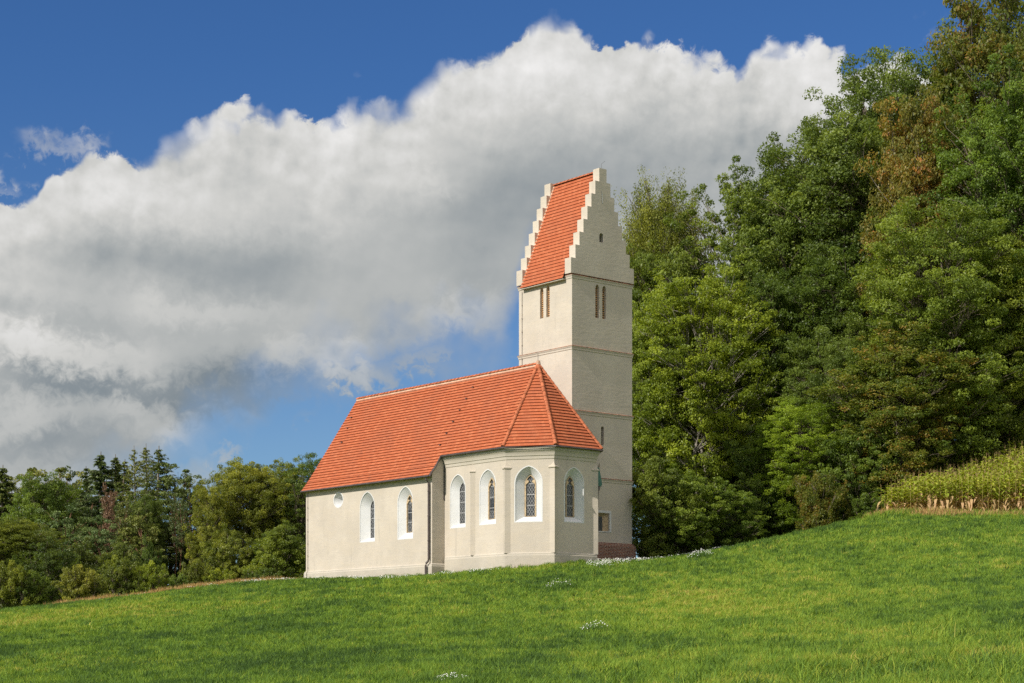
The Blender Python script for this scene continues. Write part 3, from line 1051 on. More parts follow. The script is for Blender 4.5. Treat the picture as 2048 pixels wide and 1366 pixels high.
hr.append([(t0 + .02, z0 + .02), (t1 - .02, z0 + .02), (t1 - .02, z1 - .02), (t0 + .02, z1 - .02)])

mb = MB()
zb_ = 1.5
wall_with_holes(mb, p_tl, [(0, zb_), (TW, zb_), (TW, Z_G), (0, Z_G)], hl)
wall_with_holes(mb, p_tr, [(0, zb_), (TW, zb_), (TW, Z_G), (0, Z_G)], hr)
mb.face([(0, TW, zb_), (TW, TW, zb_), (TW, TW, Z_G), (0, TW, Z_G)])
mb.face([(TW, 0, zb_), (TW, TW, zb_), (TW, TW, Z_G), (TW, 0, Z_G)])
mb.build('tower_wall', m_tower)
# string courses: white moulding with a strip of red tile on top
sq = lambda d, z: [(-d, -d, z), (TW + d, -d, z), (TW + d, TW + d, z), (-d, TW + d, z)]
for zc in (21.60, 17.50, 13.80, 9.97):
    m_ = MB()
    m_.loft([sq(0, zc - 0.20), sq(0.03, zc - 0.18), sq(0.035, zc - 0.10), sq(0.075, zc - 0.03), sq(0.075, zc)])
    sc_ = m_.build('string_course', m_tower)
    m_ = MB()
    m_.loft([sq(0.085, zc), sq(0.088, zc + 0.022), sq(0.0, zc + 0.055)])
    m_.face(sq(0.085, zc)[::-1])
    m_.build('tile_strip', m_strip, sc_)
# brick foot
m_ = MB()
m_.loft([sq(0.17, 1.5), sq(0.16, 6.06), sq(0.06, 6.24), sq(0.0, 6.26)])
m_.build('brick_base', m_brick)


# stepped gables
def stepped_gable(a_in, a_out, face_holes=()):
    lv = [(0.29 + 0.31 * k, Z_TOP - 0.79 * k) for k in range(8)]
    c = TW / 2
    prof = []
    for k, (h, z) in enumerate(lv[::-1]):
        hh = h + (0.035 if k == 0 else 0)
        if k == 0:
            prof.append((c - hh, Z_G + 0.06))
        else:
            prof.append((c - h, lv[::-1][k - 1][1]))
        prof.append((c - hh, z))
    right = [(2 * c - t, z) for t, z in prof[::-1]]
    outl = prof + right
    m_ = MB()
    pn = Panel((a_out, 0.0), (a_out, TW), (2.4, 2.4))
    wall_with_holes(m_, pn, outl[::-1], face_holes)
    m_.loft([[(a_out, t, z) for t, z in outl], [(a_in, t, z) for t, z in outl]])
    pi = Panel((a_in, 0.0), (a_in, TW), (-99, 2.4))
    wall_with_holes(m_, pi, outl[::-1], ())
    r_ = m_.build('stepped_gable', m_tower)
    for k, (h, z) in enumerate(lv):                       # thin mortar caps on the steps
        m2 = MB()
    return r_


pg = Panel((-0.035, 0.0), (-0.035, TW), (2.4, 2.4))
hg = slot(pg, 2.11, 2.42, 23.79, 24.33, 0.3)
stepped_gable(0.50, -0.035, [hg])
stepped_gable(TW - 0.45, TW + 0.10)
mb = MB()  # lit streak on the gable, put in as a raised white bar
mb.loft([[pg.at(2.26, 26.76, d) for d in (-0.03, 0.0)], [pg.at(2.30, 26.76, d) for d in (-0.03, 0.0)], [pg.at(2.37, 26.08, d) for d in (-0.03, 0.0)], [pg.at(2.31, 26.08, d) for d in (-0.03, 0.0)]], True, 0, False)
mb.face([pg.at(2.26, 26.76, -0.03), pg.at(2.30, 26.76, -0.03), pg.at(2.37, 26.08, -0.03), pg.at(2.31, 26.08, -0.03)])
mb.build('lit_streak', m_white)
# tower roof between the gables
mb = MB()
za, bb = 21.45, -0.27
zr, mid = 27.98, TW / 2
for s in (1, -1):
    f_ = (lambda b: b) if s == 1 else (lambda b: TW - b)
    tiled(mb, [(TW - 0.45, f_(bb), za), (0.50, f_(bb), za), (0.50, mid, zr), (TW - 0.45, mid, zr)], (0, -s, 0.4), 0.235, 0.040)
troof = mb.build('tower_roof', [m_tile, m_edge_shade])
mb = MB(); cap_tiles(mb, (0.5, mid, zr), (TW - 0.45, mid, zr), 0.11, 0.34, 0.05); mb.build('ridge_tiles', m_hip, troof)
mb = MB()
for s in (0, 1):                                              # mortar fillet against the far gable, soffit boards
    b0 = bb if s == 0 else TW - bb
    mb.loft([[(TW - 0.45, b0, za + 0.03), (TW - 0.58, b0, za + 0.03), ], [(TW - 0.45, mid, zr + 0.08), (TW - 0.55, mid, zr + 0.08)]], False)
mb.build('ridge_mortar', m_mortar, troof)
mb = MB()
mb.box(0.50, TW - 0.45, bb + 0.02, 0.0, za - 0.06, za - 0.02)
mb.box(0.50, TW - 0.45, TW, TW - bb - 0.02, za - 0.06, za - 0.02)
mb.build('eave_board', m_trim, troof)
mb = MB()
mb.tube([(0.1, mid, Z_TOP), (0.1, mid, Z_TOP + 0.30), (-0.15, mid + 0.05, Z_TOP + 0.42)], 0.009, 4)
mb.build('lightning_rod', m_metal, troof)
mb = MB()
mb.tube([(TW - 0.32, -0.03, 21.3), (TW - 0.32, -0.03, 14.5)], 0.012, 5)
for z in np.arange(14.9, 21.2, 0.8):
    mb.tube([(TW - 0.32, -0.03, z - 0.03), (TW - 0.32, -0.03, z + 0.03)], 0.028, 5)
mb.build('lightning_cable', m_metal)
# verdigris copper hood on the tower beside the choir, with its bracket and chain
mb = MB()
mb.loft([[(-0.01, 1.5, 10.62), (-0.01, 2.08, 10.62), (-0.06, 2.08, 10.60), (-0.06, 1.5, 10.60)], [(-0.01, 1.45, 9.74), (-0.01, 2.22, 9.70), (-0.15, 2.22, 9.66), (-0.15, 1.45, 9.70)],
         [(-0.01, 1.45, 9.62), (-0.01, 2.16, 9.55), (-0.14, 2.14, 9.50), (-0.14, 1.45, 9.60)]], True, 0, True)
hood = mb.build('copper_hood', m_copper, label='small green copper hood on the tower wall beside the choir')
mb = MB()
mb.tube([(-0.04, 2.07, 10.6), (-0.04, 2.10, 10.85)], 0.02, 5)
mb.build('spike', m_metal, hood)
mb = MB()
mb.box(-0.12, -0.03, 1.85, 2.06, 9.28, 9.56)
mb.tube([(-0.08, 2.0, 9.3), (-0.10, 1.95, 8.9), (-0.06, 1.99, 8.3)], 0.02, 5)
mb.build('bracket', m_metal, hood)
# ---------------------------------------------------------------- leaf and bark materials
def leaf_mat(name, dark, mid, lite, odd=None, odd_share=0.0, trans=0.40):
    """Leaf colour by leaf ('tint' 0..1); the object's own colour shifts the whole tree."""
    m_, N, out = material(name)
    t = N.node('ShaderNodeAttribute', attribute_name='tint').outputs['Fac']
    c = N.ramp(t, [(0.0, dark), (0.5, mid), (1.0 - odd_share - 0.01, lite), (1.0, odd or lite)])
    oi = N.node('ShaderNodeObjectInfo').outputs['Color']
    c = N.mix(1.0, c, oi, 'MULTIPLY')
    b = N.node('ShaderNodeBsdfPrincipled')
    N.put(b.inputs['Base Color'], c)
    b.inputs['Roughness'].default_value = 0.45
    b.inputs['Specular IOR Level'].default_value = 0.28
    tr = N.node('ShaderNodeBsdfTranslucent')
    N.put(tr.inputs[0], N.mix(1.0, c, (1.5, 1.45, 0.6), 'MULTIPLY'))
    mx = N.node('ShaderNodeMixShader')
    mx.inputs[0].default_value = trans
    N.put(mx.inputs[1], b.outputs[0])
    N.put(mx.inputs[2], tr.outputs[0])
    N.put(out.inputs[0], mx.outputs[0])
    return m_


m_leaf = leaf_mat('broad_leaves', (0.066, 0.098, 0.020), (0.130, 0.175, 0.035), (0.225, 0.275, 0.060))
m_leaf_rust = leaf_mat('turning_leaves', (0.095, 0.125, 0.024), (0.165, 0.175, 0.032), (0.25, 0.205, 0.044), (0.36, 0.18, 0.055), 0.14)
m_needle = leaf_mat('needles', (0.056, 0.085, 0.024), (0.098, 0.135, 0.037), (0.15, 0.18, 0.052), trans=0.15)
m_dead = leaf_mat('dead_needles', (0.19, 0.09, 0.05), (0.28, 0.135, 0.08), (0.37, 0.20, 0.12), trans=0.1)
m_bark = simple_mat('grey_bark', (0.16, 0.13, 0.10), 0.95, 0.1, vary=0.35, scale=2.5)
m_bark_red = simple_mat('pine_bark', (0.22, 0.12, 0.075), 0.95, 0.1, vary=0.35, scale=2.5)
m_bark_pale = simple_mat('pale_bark', (0.24, 0.215, 0.18), 0.9, 0.1, vary=0.35, scale=3.5)


# ---------------------------------------------------------------- tree growing
class Tree:
    def __init__(self, seed):
        self.g = np.random.default_rng(seed)
        self.bv, self.bl, self.bn = [], [], 0                 # bark tubes
        self.lp, self.lt, self.ls, self.lw, self.ltint = [], [], [], [], []   # leaves

    def tube(self, pts, r0, r1, n=6):
        pts = np.asarray(pts, float)
        k = len(pts)
        rad = np.linspace(r0, r1, k)
        d = np.gradient(pts, axis=0)
        d /= np.linalg.norm(d, axis=1)[:, None] + 1e-9
        ref = np.where(np.abs(d[:, 2:3]) < 0.8, [[0, 0, 1.0]], [[1.0, 0, 0]])
        u = np.cross(d, ref); u /= np.linalg.norm(u, axis=1)[:, None] + 1e-9
        w = np.cross(d, u)
        th = np.arange(n) * 2 * np.pi / n
        ring = pts[:, None, :] + rad[:, None, None] * (np.cos(th)[None, :, None] * u[:, None, :] + np.sin(th)[None, :, None] * w[:, None, :])
        self.bv.append(ring.reshape(-1, 3))
        i = np.arange(k - 1)[:, None] * n
        j = np.arange(n)[None, :]
        q = np.stack((i + j, i + (j + 1) % n, i + n + (j + 1) % n, i + n + j), -1).reshape(-1, 4) + self.bn
        self.bl.append(q)
        self.bn += k * n

    def branch(self, a, b, r0, r1, sag=0.1, n=5, seg=5, wob=0.06):
        a, b = np.asarray(a, float), np.asarray(b, float)
        t = np.linspace(0, 1, seg)[:, None]
        L = np.linalg.norm(b - a)
        p = a + (b - a) * t
        p[:, 2] += sag * L * np.sin(np.pi * t[:, 0])
        p[1:-1] += self.g.normal(0, wob * L / seg * 2, (seg - 2, 3))
        self.tube(p, r0, r1, n)
        return p

    def leaves(self, pts, size, up=0.7, out=None, aspect=0.55, tint=None, droop=0.0, long_dir=None):
        """A leaf at every point, facing roughly up and outwards."""
        n = len(pts)
        nr = self.g.normal(0, 1, (n, 3)) * 0.75
        nr[:, 2] += up
        if out is not None:
            nr += out
        nr /= np.linalg.norm(nr, axis=1)[:, None]
        r = self.g.normal(0, 1, (n, 3)) if long_dir is None else long_dir + self.g.normal(0, 0.35, (n, 3))
        r[:, 2] -= droop
        t = r - nr * (r * nr).sum(1)[:, None]
        t /= np.linalg.norm(t, axis=1)[:, None] + 1e-9
        s = np.cross(nr, t)
        sz = size * self.g.uniform(0.65, 1.25, (n, 1))
        self.lp.append(pts); self.lt.append(t * sz); self.ls.append(s * sz * aspect)
        self.lw.append(nr * sz * 0.18)
        self.ltint.append(self.g.uniform(0, 1, n) if tint is None else np.clip(tint + self.g.normal(0, 0.16, n), 0, 1))

    def meshes(self, name):
        P, T, S, Wn = (np.concatenate(x) for x in (self.lp, self.lt, self.ls, self.lw))
        v = np.stack((P - T * .5, P + S * .5 - T * .05 + Wn, P + T * .55, P - S * .5 - T * .05 + Wn), 1).reshape(-1, 3)
        n = len(P)
        crown = np_mesh(name + '_crown', v, np.full(n, 4), np.arange(4 * n), {'tint': np.concatenate(self.ltint)})
        q = np.concatenate(self.bl)
        trunk = np_mesh(name + '_trunk', np.concatenate(self.bv), np.full(len(q), 4), q.ravel(), smooth=True)
        return trunk, crown


def blob(g, n, r, flat):
    """Points in a flattened ball, denser towards its upper shell."""
    d = g.normal(0, 1, (n, 3))
    d /= np.linalg.norm(d, axis=1)[:, None]
    rad = g.uniform(0.25, 1.0, (n, 1)) ** 0.5
    p = d * rad * r
    p[:, 2] *= flat
    return p


def broadleaf(seed, H, R, base=0.15, boughs=34, sprays=9, per=120, leaf=0.20, flat=0.42, fork=0.45, top=0.62, stems=1, spray_r=0.55, droop=0.0, open_=0.0, lean=0.0, up=0.8, trunk_r=None):
    """Crown of layered boughs carried by limbs; H height, R radius, base = clear stem share, top = height of the widest place."""
    T = Tree(seed)
    g = T.g
    tr = trunk_r or 0.018 * H
    axes = []
    for s in range(stems):
        off = np.array([g.normal(0, 0.35), g.normal(0, 0.35), 0]) if stems > 1 else np.zeros(3)
        tip = np.array([g.normal(0, 0.10) * R + lean * H + (off[0] * 3), g.normal(0, 0.10) * R + off[1] * 3, H * g.uniform(0.86, 0.95)])
        k = 9
        t = np.linspace(0, 1, k)[:, None]
        p = off + (tip - off) * t + np.concatenate((g.normal(0, 0.020 * H, (k, 2)) * np.sin(np.pi * t), np.zeros((k, 1))), 1)
        p[0, 2] = -0.6
        T.tube(p, tr * (1.15 if stems == 1 else 0.75), tr * 0.10, 8)
        axes.append(p)
    ph = g.uniform(0, 6.28, 6)
    zc, up_r, dn_r = top * H, (1.0 - top) * H, (top - base) * H
    for i in range(boughs):
        # bough tips spread evenly over an egg-shaped, lumpy crown
        cz = 1 - 2 * (i + 0.5 + g.uniform(-.4, .4)) / boughs
        cz = np.clip(cz, -0.97, 0.99)
        a = i * 2.39996 + g.normal(0, 0.30)
        rad = math.sqrt(1 - cz * cz) ** 0.8
        lump = 1 + 0.15 * math.sin(2 * a + ph[0] + 4 * cz) + 0.11 * math.sin(3 * a + ph[1] - 6 * cz) + 0.07 * math.sin(5 * a + ph[2] + 9 * cz)
        k_in = g.uniform(0.72, 1.04) * (lump if cz < 0.8 else 1.0)
        rr = R * rad * k_in
        zt = zc + (up_r if cz > 0 else dn_r) * cz * (0.93 + 0.07 * lump) * (k_in if cz < 0 else min(1.0, 0.25 + 0.75 * k_in))
        h = zt / H
        prof = rad
        zf = min(max(base * H * 0.85, zt - rr * fork - 0.10 * H * max(cz, 0) - 0.4), 0.88 * H)
        s_ax = min(0.98, max(0.02, zf / H))
        ax = axes[i % stems]
        j = s_ax * (len(ax) - 1)
        j0 = int(j)
        root = ax[j0] + (ax[min(j0 + 1, len(ax) - 1)] - ax[j0]) * (j - j0)
        cen = np.array([np.interp(h, np.linspace(0, 1, len(ax)), ax[:, 0]), np.interp(h, np.linspace(0, 1, len(ax)), ax[:, 1]), zt])
        tip = cen + np.array([math.cos(a) * rr, math.sin(a) * rr, 0])
        T.branch(root, tip, tr * 0.32 * (1 - 0.6 * min(h, 1)), 0.015, sag=0.06, wob=0.07)
        bt = g.uniform(0.15, 0.85)
        outv = np.array([math.cos(a), math.sin(a), 0.0])
        side = np.array([-math.sin(a), math.cos(a), 0.0])
        spread = 0.34 * R * (0.6 + 0.6 * prof)
        for q in range(sprays):
            along = g.uniform(0.42, 1.06)
            c = root + (tip - root) * along + side * g.normal(0, 0.62) * spread * (0.35 + 0.65 * along) + np.array([0, 0, g.normal(0, 0.22) * spread])
            c[2] += 0.25 * spread * (1 - abs(along - 0.7))
            if g.uniform() < open_:
                continue
            if q % 2 == 0:
                T.branch(root + (tip - root) * min(1, max(0.25, along - 0.3)), c, 0.030, 0.008, 0.05, 4, 4)
            n = int(per * g.uniform(0.6, 1.35))
            pr = spray_r * g.uniform(0.7, 1.35)
            pts = c + blob(g, n, pr, flat)
            if droop > 0:
                pts[:, 2] -= g.uniform(0, 1, n) ** 1.5 * droop
            o = (pts - c) / pr * 0.5 + outv * 0.35
            T.leaves(pts, leaf, up, o, tint=np.clip(bt + g.normal(0, 0.15), 0, 1), droop=0.3 + droop)
    return T


def spruce(seed, H, R, base=0.06, whorl=0.42, arms=6, droop=0.35, leaf=0.22, dens=1.0, top_thin=0.0, bare=0.0):
    T = Tree(seed)
    g = T.g
    T.tube([(0, 0, -0.6), (0.02 * H * g.normal(), 0.01 * H * g.normal(), H * .5), (0, 0, H)], 0.014 * H, 0.02, 7)
    z = base * H
    while z < H - 0.15:
        h = z / H
        L0 = R * (1 - h) ** 0.72 * (1 if h > bare else 0.3)
        for k in range(arms):
            a = g.uniform(0, 6.28)
            L = max(0.16, L0 * g.uniform(0.55, 1.12))
            if g.uniform() < top_thin * h:
                continue
            d = np.array([math.cos(a), math.sin(a), 0])
            tip = np.array([0, 0, z]) + d * L + np.array([0, 0, -droop * L + 0.16 * L * (h > 0.8) * 3])
            p = T.branch((0, 0, z), tip, 0.03 * (1.1 - h) + 0.006, 0.005, 0.10, 4, 4, 0.03)
            n = int(max(8, 34 * L * dens))
            t = g.uniform(0.12, 1.0, n)
            side = np.array([-d[1], d[0], 0])
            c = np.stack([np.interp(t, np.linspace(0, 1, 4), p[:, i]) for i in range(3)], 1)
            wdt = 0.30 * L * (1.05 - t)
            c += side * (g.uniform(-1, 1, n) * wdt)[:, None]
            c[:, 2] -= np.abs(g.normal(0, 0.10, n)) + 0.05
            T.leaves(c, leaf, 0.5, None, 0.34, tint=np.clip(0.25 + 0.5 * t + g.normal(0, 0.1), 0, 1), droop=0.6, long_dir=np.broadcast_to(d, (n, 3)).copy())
        z += whorl * g.uniform(0.75, 1.2) * (1.1 - 0.4 * h)
    return T


def pine(seed, H, R, base=0.5, boughs=22, sprays=7, per=70, leaf=0.17, flat=0.42, lean=0.0):
    T = broadleaf(seed, H, R, base, boughs, sprays, per, leaf, flat, fork=0.15, top=base + (1 - base) * 0.35, spray_r=0.50, lean=lean, up=1.0, trunk_r=0.013 * H)
    return T


# prototypes of every growth form: (trunk mesh, crown mesh)
PROTO = {}


def proto(key, tree, leaf_m, bark_m, H):
    t, c = tree.meshes(key)
    t.materials.append(bark_m)
    c.materials.append(leaf_m)
    PROTO[key] = (t, c, H)


proto('oak', broadleaf(11, 24, 7.0, 0.16, 84, 24, 95, 0.185, 0.58, 0.4, 0.66, spray_r=0.60, trunk_r=0.34), m_leaf, m_bark, 24)
proto('oak_open', broadleaf(12, 24, 6.8, 0.22, 66, 22, 95, 0.18, 0.60, 0.5, 0.70, open_=0.10, spray_r=0.58, trunk_r=0.32), m_leaf, m_bark, 24)
proto('beech', broadleaf(13, 18, 5.6, 0.10, 68, 20, 90, 0.175, 0.50, 0.3, 0.60, spray_r=0.56), m_leaf, m_bark, 18)
proto('maple', broadleaf(14, 22, 5.0, 0.2, 56, 16, 90, 0.175, 0.42, 0.7, 0.62, open_=0.15, spray_r=0.52), m_leaf, m_bark, 22)
proto('tiered', broadleaf(15, 17, 6.0, 0.14, 60, 24, 95, 0.165, 0.42, 0.22, 0.60, spray_r=0.62), m_leaf, m_bark, 17)
proto('stems', broadleaf(16, 18, 5.4, 0.30, 64, 22, 88, 0.165, 0.42, 0.35, 0.66, stems=4, spray_r=0.56, trunk_r=0.22), m_leaf, m_bark_pale, 18)
proto('birch', broadleaf(17, 26, 4.6, 0.2, 90, 26, 70, 0.15, 0.7, 0.25, 0.72, droop=2.0, spray_r=0.46), m_leaf, m_bark_pale, 26)
proto('rusty', broadleaf(18, 17, 4.8, 0.10, 64, 20, 90, 0.175, 0.55, 0.4, 0.60, spray_r=0.55), m_leaf_rust, m_bark, 17)
proto('under', broadleaf(19, 7, 3.2, 0.03, 50, 13, 90, 0.16, 0.50, 0.3, 0.55, stems=3, spray_r=0.42, trunk_r=0.07), m_leaf, m_bark, 7)
proto('shrub', broadleaf(20, 3.2, 2.0, 0.02, 40, 9, 70, 0.14, 0.45, 0.4, 0.5, stems=5, spray_r=0.32, trunk_r=0.05), m_leaf, m_bark, 3.2)
proto('shrub_arch', broadleaf(23, 4.6, 2.3, 0.02, 50, 10, 70, 0.15, 0.4, 0.8, 0.55, stems=6, spray_r=0.34, droop=0.5, trunk_r=0.05), m_leaf_rust, m_bark, 4.6)
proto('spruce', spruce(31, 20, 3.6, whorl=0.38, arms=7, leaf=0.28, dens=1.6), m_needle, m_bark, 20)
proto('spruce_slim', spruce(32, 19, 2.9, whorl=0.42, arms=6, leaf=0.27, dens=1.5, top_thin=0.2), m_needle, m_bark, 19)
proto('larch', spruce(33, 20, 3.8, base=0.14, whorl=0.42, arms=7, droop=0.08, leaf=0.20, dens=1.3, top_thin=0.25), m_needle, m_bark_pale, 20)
proto('pine', pine(34, 18, 3.8, 0.42, 34, 10, 75, 0.21), m_needle, m_bark_red, 18)
proto('pine_low', pine(35, 14, 4.0, 0.22, 44, 11, 70, 0.21), m_needle, m_bark_red, 14)
proto('pine_dead', pine(36, 13, 1.6, 0.60, 22, 8, 60, 0.17, 0.5, lean=-0.05), m_dead, m_bark_red, 13)
proto('pine_bare', pine(37, 15, 1.6, 0.72, 14, 6, 50, 0.17, 0.45), m_needle, m_bark_red, 15)


def plant(name, cat, key, px, dist, top_px, width, label, tint=(1, 1, 1), rz=0.0, group=None, tilt=0.0):
    """Stand a tree at a bearing (given in photo pixels from the left) and distance, as tall as the surveyed top."""
    t, c, H = PROTO[key]
    x = (px - 1024) / F_PX * dist
    z0 = gz(x, dist)
    top = (HORIZON_PX - top_px) / F_PX * dist
    w0 = CROWN_W[key]
    root = empty(name, (x, dist, z0 - 0.05), rz)
    root.rotation_euler[1] = tilt
    sz = (top - z0) / TOP_H[key]
    sx = width / w0
    root.scale = (sx, sx, sz)
    tag(root, label, cat, group)
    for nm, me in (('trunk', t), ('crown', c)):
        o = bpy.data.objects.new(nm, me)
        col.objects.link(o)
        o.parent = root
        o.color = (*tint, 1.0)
    return root


CROWN_W, TOP_H = {}, {}
for k_, (t_, c_, h_) in PROTO.items():
    co = np.empty(len(c_.vertices) * 3, np.float32)
    c_.vertices.foreach_get('co', co)
    co = co.reshape(-1, 3)
    CROWN_W[k_] = float(np.percentile(np.hypot(co[:, 0], co[:, 1]), 97)) * 2
    TOP_H[k_] = float(np.percentile(co[:, 2], 99.9))

